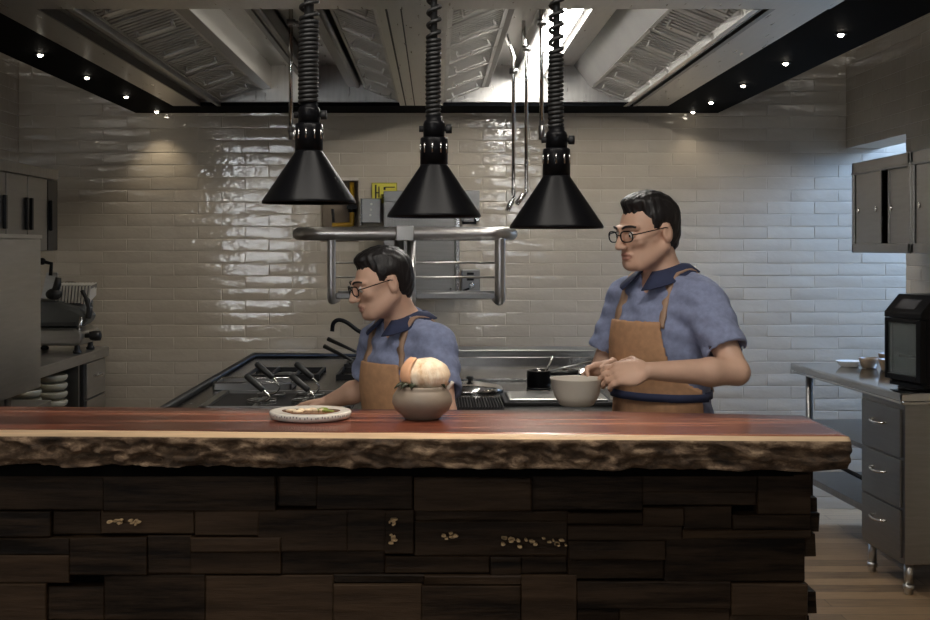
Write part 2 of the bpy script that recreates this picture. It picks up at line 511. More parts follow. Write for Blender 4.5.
# grease gutters along the two sides
for name_x in ((-1.31, -1.19), (1.07, 1.12)):
    g = MB(); x0, x1 = name_x
    g.box(x0, x0+0.008, Y0, Y1-0.02, ZH-0.004, ZH+0.07).box(x1-0.02, x1, Y0, Y1-0.02, ZH-0.004, ZH+0.055)
    g.box(x0, x1, Y0, Y1-0.02, ZH+0.035, ZH+0.042)
    g.tube([((x0+x1)/2, Y0+0.01, ZH+0.03), ((x0+x1)/2, Y1-0.05, ZH+0.03)], 0.012, 8)
    obj('grease_gutter', g, STEEL_D, hood)
# bright seam strips
g = MB().box(1.045, 1.066, Y0, Y1-0.02, ZH-0.006, ZH+0.03)
obj('edge_strip', g, CHROME, hood)
# centre beam and its joints
b = MB().box(-0.195, 0.044, Y0, Y1-0.012, ZH, ZH+0.03)
b.box(-0.165, -0.158, Y0, Y1-0.02, ZH-0.004, ZH, 1).box(-0.115, -0.110, Y0, Y1-0.02, ZH-0.004, ZH, 1)
b.box(-0.195, 0.044, Y0, Y0+0.002, ZH+0.03, 2.55)
obj('centre_beam', b, [STEEL_H, BLACK_M], hood, bevel=0.002)
# side lips of the cavities
b = MB()
for x0, x1, z0 in ((-0.485, -0.43, 2.43), (0.268, 0.30, 2.43), (-0.965, -0.91, 2.42)):
    b.box(x0, x1, Y0+0.25, Y1-0.012, z0, 2.55)
obj('cavity_lip', b, STEEL_R, hood, bevel=0.002)
b = MB()
b.hexa([(0.868,Y0,2.424),(0.878,Y0,2.424),(0.878,Y1-0.012,2.424),(0.868,Y1-0.012,2.424),(0.77,Y0,2.55),(0.78,Y0,2.55),(0.78,Y1-0.012,2.55),(0.77,Y1-0.012,2.55)])
obj('slanted_panel', b, plain('dull_panel_steel', (0.30,0.292,0.28), 0.5, 1.0, 0.08, 5), hood, bevel=0.002)
b = MB().tube([(-0.418, Y0, 2.405), (-0.418, Y1-0.25, 2.405)], 0.014, 8)
obj('rail', b, STEEL_D, hood)

# baffle filters: (low edge x,z) -> (high edge x,z)
BANKS = [((-1.20, 2.345), (-0.962, 2.425)), ((-0.197, 2.340), (-0.390, 2.418)),
         ((0.046, 2.340), (0.275, 2.428)), ((1.06, 2.345), (0.865, 2.424))]
rng = random.Random(4)
for bi, (lo, hi) in enumerate(BANKS):
    lo = Vector((lo[0], 0, lo[1])); hi = Vector((hi[0], 0, hi[1]))
    d = (hi-lo); ln = d.length; d.normalize()
    nr = Vector((d.z, 0, -d.x));
    if nr.z > 0: nr = -nr
    def fp(s_, y, h): 
        p = lo + d*(s_*ln) + nr*h; return (p.x, y, p.z)
    nf = 6; fw = (Y1-Y0-0.03)/nf
    for k in range(nf):
        ya = Y0+0.01+k*fw; yb_ = ya+fw-0.008
        f = MB()
        def slab(s0, s1, y0, y1, h0, h1, m=0):
            f.hexa([fp(s0,y0,h0), fp(s1,y0,h0), fp(s1,y1,h0), fp(s0,y1,h0), fp(s0,y0,h1), fp(s1,y0,h1), fp(s1,y1,h1), fp(s0,y1,h1)], m)
        slab(0, 1, ya, yb_, -0.03, -0.025, 1)
        for (s0,s1,y0,y1) in ((0,1,ya,ya+0.018),(0,1,yb_-0.018,yb_),(0,0.07,ya,yb_),(0.93,1,ya,yb_)):
            slab(s0, s1, y0, y1, -0.02, 0.0)
        ns = 9; pw = (yb_-ya-0.036)/ns
        for q in range(ns):
            y0 = ya+0.018+q*pw
            # a folded baffle: flat face with two turned edges
            slab(0.07, 0.93, y0+pw*0.16, y0+pw*0.84, -0.010, -0.006)
            slab(0.07, 0.93, y0+pw*0.74, y0+pw*0.84, -0.016, -0.006)
        fo = obj('filter', f, [FILTER_S, BLACK_M], hood)
        yy = ya+fw*0.5
        f = MB()
        slab(0.20, 0.80, yy-0.022, yy+0.022, 0.014, 0.019)
        slab(0.20, 0.23, yy-0.022, yy+0.022, -0.006, 0.014); slab(0.77, 0.80, yy-0.022, yy+0.022, -0.006, 0.014)
        obj('handle', f, STEEL_H, fo)
# strip lights inside the hood
def fixture(x0, x1, z, lit):
    t = MB()
    t.box(x0, x1, Y0+0.1, Y1-0.06, z, 2.55)
    t.box(x0, x0+0.012, Y0+0.1, Y1-0.06, z-0.012, z).box(x1-0.012, x1, Y0+0.1, Y1-0.06, z-0.012, z)
    o = obj('strip_light', t, STEEL_H if lit else STEEL_D, hood, bevel=0.002)
    n = 2
    for k in range(n):
        xx = x0+(x1-x0)*(0.33+0.34*k)
        for (ya, yb2) in ((Y0+0.13, 5.5), (5.56, Y1-0.1)):
            obj('tube', MB().tube([(xx, ya, z-0.014), (xx, yb2, z-0.014)], 0.014, 10), TUBE if lit else STEEL_D, o)
fixture(0.435, 0.625, 2.48, True)
# the left fitting: tubes behind an upright steel shade, lighting the left half of the canopy
t = MB().box(-0.70, -0.675, Y0+0.1, Y1-0.06, 2.41, 2.55).box(-0.78, -0.675, Y0+0.1, Y1-0.06, 2.525, 2.55)
t.tube([(-0.66, Y0+0.1, 2.425), (-0.66, Y1-0.06, 2.425)], 0.014, 10)
o = obj('strip_light', t, STEEL_D, hood, bevel=0.002)
for (ya, yb2) in ((Y0+0.13, 5.5), (5.56, Y1-0.1)):
    obj('tube', MB().tube([(-0.735, ya, 2.487), (-0.735, yb2, 2.487)], 0.014, 10), TUBE_DIM, o)

# downlights recessed in the black border
spots_xy = [(-1.605, y) for y in (3.65, 4.40, 5.13, 5.82, 6.56, 7.28)] + [(1.492, y) for y in (3.90, 4.64, 5.37, 6.11, 6.82, 7.30)]
for x, y in spots_xy:
    dl = MB().lathe([(0.017, -0.002), (0.022, -0.002), (0.022, 0.004), (0.017, 0.004)], (x, y, ZH-0.003), 16)
    o = obj('downlight', dl, BLACK, hood)
    lens = MB().lathe([(0.0001, -0.011), (0.006, -0.0098), (0.010, -0.006), (0.0115, 0.0), (0.0115, 0.003), (0.0001, 0.003)], (x, y, ZH-0.0035), 14)
    obj('lens', lens, SPOT, o)
    l = bpy.data.lights.new('downlight_beam', 'SPOT'); l.energy = DOWN_W*(0.35 if x > 0 and y > 7 else 1.0); l.color = (1.0,0.86,0.66)
    l.spot_size = math.radians(95); l.spot_blend = 0.8; l.shadow_soft_size = 0.014
    lo_ = bpy.data.objects.new('downlight_beam', l); COL.objects.link(lo_)
    lo_.location = (x, y, ZH-0.020)

# fire-suppression drop pipes below the hood
def drop(label, x, y, zt, zb, bend, collar, kick=0.0):
    t = thing('drop_pipe', label, 'pipe', (x, y, ZH), 'steel drop pipes under the hood')
    pts = [(x+kick, y, zt)]
    if kick: pts += [(x+kick, y, zt-0.06), (x, y, zt-0.16)]
    pts += [(x, y, zb)]
    obj('pipe', MB().tube(pts, 0.0085, 10), CHROME, t)
    obj('collar', MB().lathe([(0.018,-0.012),(0.018,0.012)], (x, y, collar), 12).box(x-0.006, x+0.03, y-0.006, y+0.006, collar-0.006, collar+0.006), STEEL_D, t)
    e = Vector((x, y, zb)); q = e+Vector(bend)
    nz = MB().tube([e+Vector((0,0,0.01)), e, e+(q-e)*0.3], 0.0085, 8).tube([e+(q-e)*0.25, q], [0.013, 0.011], 10)
    obj('nozzle', nz, CHROME if abs(bend[0]) > 0.01 else STEEL_D, t)
drop('thin steel drop pipe close behind the leftmost lamp', -0.571, 5.0, 2.545, 2.02, (0.004, 0, -0.055), 2.43)
drop('long steel drop pipe with bent nozzle, further from the right lamp', 0.348, 5.6, 2.545, 1.755, (-0.028, -0.01, -0.055), 2.32, -0.035)
drop('long steel drop pipe with bent nozzle nearest the right lamp shade', 0.405, 5.6, 2.545, 1.785, (-0.045, -0.01, -0.055), 2.42, -0.012)
drop('short steel drop pipe ending beside the right lamp cord under the hood', 0.422, 5.0, 2.545, 2.04, (0.0, 0, -0.075), 2.43)
# ------------------------------------------------------------------ bar
BZ0, BZ1 = 1.033, 1.11
YFACE = 2.985
rng = random.Random(11)
# front edge of the slab as seen along the bar
def slab_front(x): return 2.885-0.040*x + 0.006*noise.noise(Vector((x*2.1, 3, 0)))
def slab_back(x): return 3.345-0.055*x-0.12*max(0.0, x-0.4)
def sapdepth(x): return 0.044-0.016*(x+1.0) if x < 1 else 0.012
xs = [-2.24+k*0.0085 for k in range(int((0.944+2.24)/0.0085)+1)]
b = MB(); rows = []
NB = 16
for x in xs:
    yf = slab_front(x); ybk = slab_back(x); sd = max(0.012, sapdepth(x)) + 0.008*noise.noise(Vector((x*6, 9, 1)))
    xx = x
    pr = [(ybk+0.004, BZ0), (ybk, BZ1-0.008), (ybk-0.008, BZ1)]
    pr += [(ybk+(yf+sd-ybk)*t, BZ1) for t in (0.25, 0.5, 0.75, 0.93, 1.0)]
    pr += [(yf+sd*0.5, BZ1-0.004+0.001*noise.noise(Vector((x*20, 1, 0)))), (yf+0.002, BZ1-0.009)]
    for k in range(1, NB+1):
        t = k/NB
        z = BZ1-0.009+(BZ0-BZ1+0.009)*t
        q = Vector((x*7, t*1.3, 2)); q2 = Vector((x*24, t*3.5, 7)); q3 = Vector((x*60, t*8, 4))
        rough = 0.022*abs(noise.noise(q)) + 0.027*noise.noise(q2) + 0.009*noise.noise(q3)
        rough *= 1.25-0.35*max(-1, min(1, x+0.3)) if x < 0.8 else 0.5
        y = yf - 0.004 + rough*min(1, t*4) + 0.010*t*t
        pr.append((y, z + 0.004*noise.noise(Vector((x*9, t*2, 12)))*min(1, t*3)))
    pr += [(yf+0.06, BZ0-0.003)]
    rows.append([(xx, y, z) for y, z in pr])
# weathered right end: each point of the last stations wobbles
n = len(rows[0])
vs = [p for r in rows for p in r]
fs = []; ms = []
for i in range(len(rows)-1):
    for k in range(n):
        k2 = (k+1) % n
        fs.append((i*n+k, (i+1)*n+k, (i+1)*n+k2, i*n+k2))
        ms.append(0 if k < 7 else (1 if k < 9 else 2))
o = len(b.v); b.v += vs; b.f += fs; b.m += ms; b.sm += [m != 0 or True for m in ms]
e = MB()
b.f.append(tuple(range(n))); b.m.append(2); b.sm.append(False)
b.f.append(tuple((len(rows)-1)*n+k for k in range(n))); b.m.append(2); b.sm.append(False)
top = obj('live_edge_slab', b, [SLAB, SAP, BARK])
props(top, 'thick red-brown live-edge wooden slab lying along the bar with rough bark front', 'wooden slab')

# base: frame clad with offcuts of reclaimed dark timber
bar = thing('bar_counter', 'dark bar front clad in stacked blocks of reclaimed timber under the slab', 'bar counter', (0, 3.1, 0))
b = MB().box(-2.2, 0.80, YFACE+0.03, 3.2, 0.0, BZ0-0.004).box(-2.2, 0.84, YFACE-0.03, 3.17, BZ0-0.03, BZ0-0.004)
obj('carcass', b, RECESS_SHADE, bar)
SC = YFACE/F
# blocks read along the front: left, right, top, bottom edges
BL = [(-60,104,472,508),(106,276,474,509),(277,317,472,506),(318,412,472,507),(415,530,476,508),(531,642,474,509),(643,758,472,491),(643,755,492,504),(757,808,474,512),
 (-40,52,511,535),(54,101,511,534),(103,194,510,532),(197,259,500,533),(260,347,509,549),(348,385,509,549),(386,413,509,551),(415,567,511,520),(415,566,521,554),
 (568,642,513,523),(568,680,525,538),(643,682,507,524),(683,730,506,528),(732,808,514,528),(682,808,529,536),
 (-30,71,537,553),(-40,71,554,580),(73,148,536,572),(150,192,535,572),(193,281,536,549),(282,384,551,573),(386,489,556,572),(491,520,556,577),(521,566,556,572),(568,663,539,557),(664,802,537,579),(568,662,558,577),(150,281,551,572),
 (-50,48,582,622),(50,104,586,618),(106,205,574,618),(207,333,575,622),(335,421,583,622),(335,424,574,581),(422,519,584,622),(425,520,574,582),(521,575,574,640),(577,728,580,606),(730,804,582,612),(577,618,608,622),(620,728,608,640),(730,806,614,648)]
b = MB()
def block(px0, px1, py0, py1, fl=None):
    x0 = (px0-0.9-435)*SC; x1 = (px1+0.9-435)*SC; z1 = EYE-(py0-0.7-247)*SC; z0 = EYE-(py1+0.7-247)*SC
    d = rng.uniform(0.0, 0.030)
    if fl is not None: d = fl
    j = lambda: rng.uniform(-0.0015, 0.0015)
    y0 = YFACE-d; c = 0.0025
    f_ = [(x0+c+j(), y0+j(), z0+c+j()), (x1-c+j(), y0+j(), z0+c+j()), (x1-c+j(), y0+j(), z1-c+j()), (x0+c+j(), y0+j(), z1-c+j())]
    g_ = [(x0, y0+c, z0), (x1, y0+c, z0), (x1, y0+c, z1), (x0, y0+c, z1)]
    h_ = [(x0, YFACE+0.04, z0), (x1, YFACE+0.04, z0), (x1, YFACE+0.04, z1), (x0, YFACE+0.04, z1)]
    v = f_+g_+h_
    fs = [(0,1,2,3)]+[(4+i, 4+(i+1)%4, (i+1)%4, i) for i in range(4)]+[(8+i, 8+(i+1)%4, 4+(i+1)%4, 4+i) for i in range(4)]
    b.add(v, fs, 0)
for q in BL: block(*q)
# courses outside the picture: to the left and down to the floor
y = 472.0
while y < 895:
    h = rng.choice((22, 30, 38, 46)); h = min(h, 898-y)
    x = -500.0
    xe = -42 if y < 620 else 806
    while x < xe:
        wd = min(rng.uniform(50, 150), xe-x)
        if wd > 8: block(x, x+wd-1.5, y, y+h-1.5) if y >= 650 or x+wd < -40 else None
        x += wd
    y += h
# end face: block ends stepping out past the corner
z = 0.01
while z < BZ0-0.03:
    h = min(rng.uniform(0.035, 0.10), BZ0-0.02-z)
    yy = YFACE+0.005
    while yy < 3.2:
        l = min(rng.uniform(0.1, 0.22), 3.2-yy+0.001)
        d = rng.uniform(0.02, 0.065)
        x1 = 0.852+d
        b.hexa([(0.80, yy, z), (x1-rng.uniform(0,.006), yy, z+0.002), (x1-rng.uniform(0,.006), yy+l-0.003, z+0.002), (0.80, yy+l-0.003, z),
                (0.80, yy, z+h-0.003), (x1-rng.uniform(0,.006), yy, z+h-0.003), (x1-rng.uniform(0,.006), yy+l-0.003, z+h-0.003), (0.80, yy+l-0.003, z+h-0.003)], 0)
        yy += l
    z += h
obj('timber_cladding', b, CLAD, bar, bevel=0.002)
# old cream paint left on two blocks
f = MB()
r2 = random.Random(8)
for (cx, cy, n_, sx, sy) in ((394,517,7,5,2.5),(392,537,5,3,6),(450,534,6,7,3),(508,535,7,9,4),(530,540,9,14,4),(558,540,6,5,5),(128,519,14,20,4)):
    for k in range(n_):
        px = cx+r2.gauss(0, sx*0.6); py = cy+r2.gauss(0, sy*0.6)
        X = (px-435)*SC; Z = EYE-(py-247)*SC; rx = r2.uniform(0.0025, 0.008); rz = r2.uniform(0.0015, 0.004)
        pts = [(X+rx*math.cos(a)*r2.uniform(.6,1.1), YFACE-0.0345, Z+rz*math.sin(a)*r2.uniform(.6,1.1)) for a in [2*PI*i/9 for i in range(9)]]
        f.add(pts+[(p[0], YFACE-0.02, p[2]) for p in pts], [tuple(range(9))]+[(i,(i+1)%9,9+(i+1)%9,9+i) for i in range(9)])
obj('paint_flecks', f, FLECK, bar, kind='stuff')

# ------------------------------------------------------------------ heat lamps over the bar
def heat_lamp(label, px, pyrim, coil_r, open_z):
    Y = 3.05
    X = (px-435)/F*Y; zr = EYE+(247-pyrim)/F*Y
    t = thing('heat_lamp', label, 'pendant lamp', (X, Y, zr), 'black heat lamps above the bar')
    c = (X, Y, zr)
    prof = [(0.1095, 0.002), (0.1125, 0.0), (0.1135, 0.004), (0.112, 0.008), (0.034, 0.124), (0.0335, 0.128), (0.030, 0.124), (0.108, 0.007), (0.1095, 0.002)]
    sh = obj('lamp_shade', MB().lathe(prof, c, 56), BLACK, t)
    nk = MB().lathe([(0.0335, 0.122), (0.0335, 0.190), (0.031, 0.193), (0.026, 0.194)], c, 28)
    no = obj('neck', nk, BLACK, t)
    for k in range(10):
        a = 2*PI*k/10+0.2
        s_ = MB().tube([(X+0.0331*math.cos(a), Y+0.0331*math.sin(a), zr+0.155), (X+0.0331*math.cos(a), Y+0.0331*math.sin(a), zr+0.180)], 0.0024, 6)
        obj('vent_slot', s_, CHROME, no)
    obj('collar', MB().lathe([(0.026, 0.190), (0.0265, 0.225), (0.024, 0.232), (0.019, 0.236), (0.019, 0.245)], c, 24), BLACK, t)
    kb = MB().lathe([(0.006, 0.020), (0.006, 0.028), (0.011, 0.029), (0.011, 0.043)], (X, Y, zr+0.214), 12, axis='x')
    kb.tube([(X+0.022, Y, zr+0.214), (X-0.036, Y, zr+0.214)], 0.0075, 8)
    obj('knob', kb, BLACK_M, t)
    # coiled cord: tight coils that open towards the top, then a straight run to the ceiling
    pts = []; z = zr+0.240; a = 0.0
    while z < 2.62:
        tight = z < open_z
        pitch = 0.0105 if tight else 0.030
        pts.append((X+0.002*math.sin(z*9)+coil_r*math.cos(a), Y+coil_r*math.sin(a), z))
        a += 2*PI/14; z += pitch/14
    pts += [(X, Y, z+0.03), (X, Y, ZC-0.03)]
    obj('coiled_cord', MB().tube(pts, 0.0052, 6).tube([(X, Y, zr+0.235), (X, Y, 2.62)], coil_r*0.6, 10), RUBBER, t)
    obj('ceiling_rose', MB().lathe([(0.05, ZC-0.03-zr), (0.05, ZC-0.0005-zr)], c, 24), BLACK, t)
    obj('bulb', MB().lathe([(0.0001, 0.006), (0.018, 0.009), (0.028, 0.022), (0.030, 0.036), (0.020, 0.07), (0.013, 0.10), (0.013, 0.12)], c, 20), BULB, t)
    l = bpy.data.lights.new('heat_lamp_light', 'SPOT'); l.energy = HEAT_W; l.color = (1.0,0.84,0.66); l.shadow_soft_size = 0.03
    l.spot_size = math.radians(125); l.spot_blend = 0.5
    lo_ = bpy.data.objects.new('heat_lamp_light', l); COL.objects.link(lo_); lo_.parent = t; lo_.location = (0, 0, 0.003)
heat_lamp('leftmost of the three black cone heat lamps, on the thickest coiled cord', 309, 203.5, 0.0205, 2.09)
heat_lamp('middle one of the three black cone heat lamps over the bar', 434, 217.5, 0.0145, 2.045)
heat_lamp('rightmost and lowest of the three black cone heat lamps', 556.5, 228.5, 0.0150, 2.01)

# ------------------------------------------------------------------ dishes on the bar
T = BZ1+0.0005
X, Y = -0.313, 3.17
t = thing('plate', 'flat speckled stoneware plate with food on the bar', 'plate', (X, Y, T))
pm = MB().lathe([(0.0001, 0.0), (0.088, 0.0), (0.099, 0.003), (0.1025, 0.010), (0.1025, 0.017), (0.100, 0.0195), (0.094, 0.0190), (0.078, 0.0155), (0.0001, 0.0150)], (X, Y, T), 64)
pl = obj('dish', pm, WHITE, t)
rr = random.Random(2)
dk = MB()
for k in range(74):
    a = 2*PI*k/74+rr.uniform(-.02,.02); h = rr.uniform(0.0105, 0.0145)
    dk.hexa([(X+r_*math.cos(a+s_), Y+r_*math.sin(a+s_), T+z_) for z_ in (h-0.0022, h+0.0022) for r_, s_ in ((0.101,-0.016),(0.1031,-0.016),(0.1031,0.012),(0.101,0.012))])
obj('rim_marks', dk, plain('grey_glaze_marks', (0.22,0.21,0.20), 0.4), pl)
fd = MB()
sauce = [(X+0.068*math.cos(a)*(1+0.18*math.sin(3*a)), Y+0.055*math.sin(a)*(1+0.15*math.cos(2*a))) for a in [2*PI*k/28 for k in range(28)]]
fd.prism(sauce, 'z', T+0.0160, T+0.0176)
food = obj('sauce', fd, plain('brown_sauce', (0.16,0.055,0.018), 0.2, 0, 0.4, 60))
food.location = (0,0,0); props(food, 'brown sauce pooled on the stoneware plate', 'food')
bits = MB()
for k in range(9):
    a = rr.uniform(0, 6.28); r_ = rr.uniform(0.004, 0.048)
    bits.ball((X+r_*math.cos(a), Y+r_*math.sin(a), T+0.0195), (rr.uniform(.008,.015), rr.uniform(.006,.010), 0.004), 0, 10, 6)
for k in range(5):
    a = rr.uniform(-0.6, 0.9); r_ = rr.uniform(0.02, 0.055)
    bits.ball((X+r_*math.cos(a), Y+r_*math.sin(a), T+0.0195), (0.012, 0.006, 0.003), 1, 10, 6)
ob = obj('garnish', bits, [plain('pale_morsels', (0.72,0.60,0.42), 0.5, 0, 0.25, 50), plain('green_herb', (0.22,0.28,0.05), 0.5, 0, 0.2, 30)], food)

X, Y = -0.032, 3.16
t = thing('clay_pot', 'small round grey clay pot holding a puffed bread on the bar', 'pot', (X, Y, T))
pot = MB().lathe([(0.0001,0), (0.040,0), (0.046,0.003), (0.052,0.010), (0.068,0.024), (0.0755,0.042), (0.0735,0.058), (0.066,0.070), (0.0625,0.076), (0.0635,0.082), (0.060,0.083), (0.057,0.076), (0.064,0.060), (0.066,0.042), (0.05,0.014), (0.0001,0.010)], (X, Y, T), 56)
obj('bowl', pot, CLAY, t)
hd = MB().tube(smoothpath([(X+0.060, Y, T+0.070), (X+0.070, Y-0.002, T+0.082), (X+0.077, Y-0.003, T+0.093)], 5), [0.005]*10+[0.004], 8)
obj('handle', hd, WHITE, t)
br = bpy.data.meshes.new('bread')
bm = bmesh.new(); bmesh.ops.create_icosphere(bm, subdivisions=5, radius=1)
for v in bm.verts:
    p = v.co.copy()
    r_ = Vector((p.x*0.060, p.y*0.058, p.z*0.045))
    q = 1+0.04*noise.noise(p*2.2+Vector((3,1,7)))+0.012*noise.noise(p*9)
    v.co = r_*q
for f_ in bm.faces: f_.smooth = True
bm.to_mesh(br); bm.free()
BREAD_M = None
m_, nt_, b_ = newmat('floured_bread_crust')
n_ = noise_tex(nt_, 14, 6, (3,3,0.7), 0.65)
nt_.links.new(ramp(nt_, n_.outputs[0], [(0.28, (0.46,0.26,0.13)), (0.42, (0.70,0.54,0.37)), (0.58, (0.80,0.70,0.56))]), b_.inputs['Base Color'])
b_.inputs['Roughness'].default_value = 0.75
bump(nt_, b_, n_.outputs[0], 0.35, 0.006)
br.materials.append(m_)
bo = bpy.data.objects.new('bread', br); COL.objects.link(bo); bo.location = (X+0.010, Y, T+0.108)
props(bo, 'domed floury bread sitting in the clay pot', 'bread')
# thin crisp leaning at the left of the bread
cr = MB(); vs = []; ns_ = 10
for i in range(ns_+1):
    for j in range(9):
        u_ = i/ns_*2-1; w_ = j/8
        wd = 0.030*math.sqrt(max(0.02, 1-abs(2*w_-0.9)**2.4*0.8))
        az = math.radians(178+52*(u_*0.5+0.5)); el = math.radians(-22+78*w_); kk = 1.09+0.05*w_
        vs.append((X+0.010+0.060*kk*math.cos(el)*math.cos(az), Y+0.058*kk*math.cos(el)*math.sin(az), T+0.108+0.050*kk*math.sin(el)))
fs = [(i*9+j, i*9+j+1, (i+1)*9+j+1, (i+1)*9+j) for i in range(ns_) for j in range(8)]
cr.add(vs, fs, 0, True)
co = obj('bread_crisp', cr, plain('pink_brown_crisp', (0.62,0.36,0.22), 0.6, 0, 0.15, 12))
sm = co.modifiers.new('thick', 'SOLIDIFY'); sm.thickness = 0.005
props(co, 'thin brown crisp leaning beside the bread in the clay pot', 'bread crisp')
lf = MB()
for (ang, ln) in ((3.65, 0.034), (3.95, 0.030), (4.3, 0.014), (5.75, 0.016)):
    cx, cy = X+0.058*math.cos(ang), Y+0.058*math.sin(ang)
    vs = []
    for i in range(7):
        s_ = i/6; wd = 0.010*math.sin(PI*min(1, s_*0.95+0.05))
        ox = math.cos(ang)*ln*(s_-0.4); oy = math.sin(ang)*ln*(s_-0.4)
        tx, ty = -math.sin(ang)*wd, math.cos(ang)*wd
        z = T+0.086+0.010*math.sin(s_*PI)-0.006*s_
        vs += [(cx+ox-tx, cy+oy-ty, z-0.002), (cx+ox, cy+oy, z+0.002), (cx+ox+tx, cy+oy+ty, z-0.002)]
    lf.add(vs, [(i*3+k, i*3+k+1, i*3+k+4, i*3+k+3) for i in range(6) for k in range(2)], 0, True)
lo2 = obj('leaves', lf, plain('dark_green_leaf', (0.025,0.032,0.014), 0.45, 0, 0.3, 20))
sm = lo2.modifiers.new('thick', 'SOLIDIFY'); sm.thickness = 0.0015
props(lo2, 'dark leaves tucked between the bread and the rim of the clay pot', 'leaves')
# ------------------------------------------------------------------ cooking suite behind the bar
SZ = 0.90
SX0, SX1, SY0, SY1 = -1.06, 1.02, 4.72, 7.33
st = thing('cooking_suite', 'long dark steel cooking island with raised black rim behind the bar', 'stove', (0, 6.0, 0))
obj('body', MB().box(SX0+0.03, SX1-0.03, SY0+0.05, SY1-0.01, 0.12, 0.86), STEEL, st, bevel=0.004)
obj('plinth', MB().box(SX0+0.10, SX1-0.10, SY0+0.15, SY1-0.06, 0.0, 0.12), BLACK_M, st)
wt = MB().box(SX0, SX1, SY0, SY1, 0.86, SZ)
obj('worktop', wt, plain('worktop_steel', (0.13,0.13,0.128), 0.25, 1.0, 0.12, 4, rvar=0.06), st, bevel=0.004)
rim = MB().tube([(SX0+0.01, SY0+0.02, SZ+0.012), (SX0+0.01, SY1-0.02, SZ+0.012), (SX1-0.01, SY1-0.02, SZ+0.012), (SX1-0.01, SY0+0.02, SZ+0.012)], 0.017, 10)
obj('rim', rim, RUBBER, st)
for k in range(9):
    x = -0.9+k*0.22
    kn = MB().lathe([(0.012,0.0),(0.024,-0.004),(0.022,-0.03),(0.012,-0.032)], (x, SY0+0.05, 0.77), 16, axis='y')
    obj('knob', kn, BLACK, st)
for k in range(4):
    x = -0.75+k*0.5
    obj('oven_door', MB().box(x-0.22, x+0.22, SY0+0.02, SY0+0.05, 0.2, 0.68), STEEL_D, st, bevel=0.004)
# pasta basin, front left
bs = MB()
bs.box(-0.93,-0.90,4.95,5.52,SZ,SZ+0.014).box(-0.36,-0.33,4.95,5.52,SZ,SZ+0.014).box(-0.93,-0.33,4.95,4.97,SZ,SZ+0.014).box(-0.93,-0.33,5.50,5.52,SZ,SZ+0.014)
bs.box(-0.90,-0.36,4.97,5.50,SZ,SZ+0.002,1)
obj('basin', bs, [STEEL_D, BLACK_M], st, bevel=0.002)
for x in (-0.72, -0.54):
    obj('divider', MB().box(x-0.006, x+0.006, 4.97, 5.50, SZ, SZ+0.010), STEEL, st)
# open burner grates at the back left and griddle on the right
for (gx, gy) in ((-0.74, 6.3), (-0.30, 6.3), (-0.30, 6.85)):
    g = MB()
    for q in (-0.17, -0.06, 0.06, 0.17):
        g.box(gx+q-0.006, gx+q+0.006, gy-0.2, gy+0.2, SZ+0.010, SZ+0.024)
    for q in (-0.19, 0.19): g.box(gx-0.18, gx+0.18, gy+q-0.007, gy+q+0.007, SZ, SZ+0.022)
    gr = obj('grate', g, BLACK_M, st)
    obj('burner', MB().lathe([(0.055, 0.0), (0.055, 0.012), (0.03, 0.016), (0.0001, 0.016)], (gx, gy, SZ-0.001), 20), CAST, gr)
g = MB().box(0.05, 0.86, 6.02, 6.78, SZ, SZ+0.012).box(0.05, 0.07, 6.02, 6.78, SZ, SZ+0.03).box(0.84, 0.86, 6.02, 6.78, SZ, SZ+0.03).box(0.05, 0.86, 6.76, 6.78, SZ, SZ+0.05)
obj('griddle', g, plain('griddle_plate', (0.34,0.33,0.32), 0.25, 1.0, 0.15, 5), st, bevel=0.003)
ledge = MB().box(-0.05, SX1-0.1, 7.0, 7.26, SZ, SZ+0.07)
obj('back_ledge', ledge, STEEL, st, bevel=0.004)

# lid bars lying by the basin
t = thing('steel_tray', 'flat steel tray lying across the cooking island behind the pasta basin', 'tray', (-0.82, 5.75, SZ+0.001))
tr = MB().box(-0.99, -0.64, 5.62, 5.84, SZ+0.001, SZ+0.006)
for (x0,x1,y0,y1) in ((-0.99,-0.64,5.62,5.63),(-0.99,-0.64,5.83,5.84),(-0.99,-0.98,5.62,5.84),(-0.65,-0.64,5.62,5.84)):
    tr.box(x0,x1,y0,y1,SZ+0.001,SZ+0.032)
obj('pan', tr, STEEL_D, t, bevel=0.002)
obj('rim', MB().tube([(-0.985,5.625,SZ+0.034),(-0.645,5.625,SZ+0.034),(-0.645,5.835,SZ+0.034),(-0.985,5.835,SZ+0.034)], 0.006, 8, closed=True), CHROME, t)

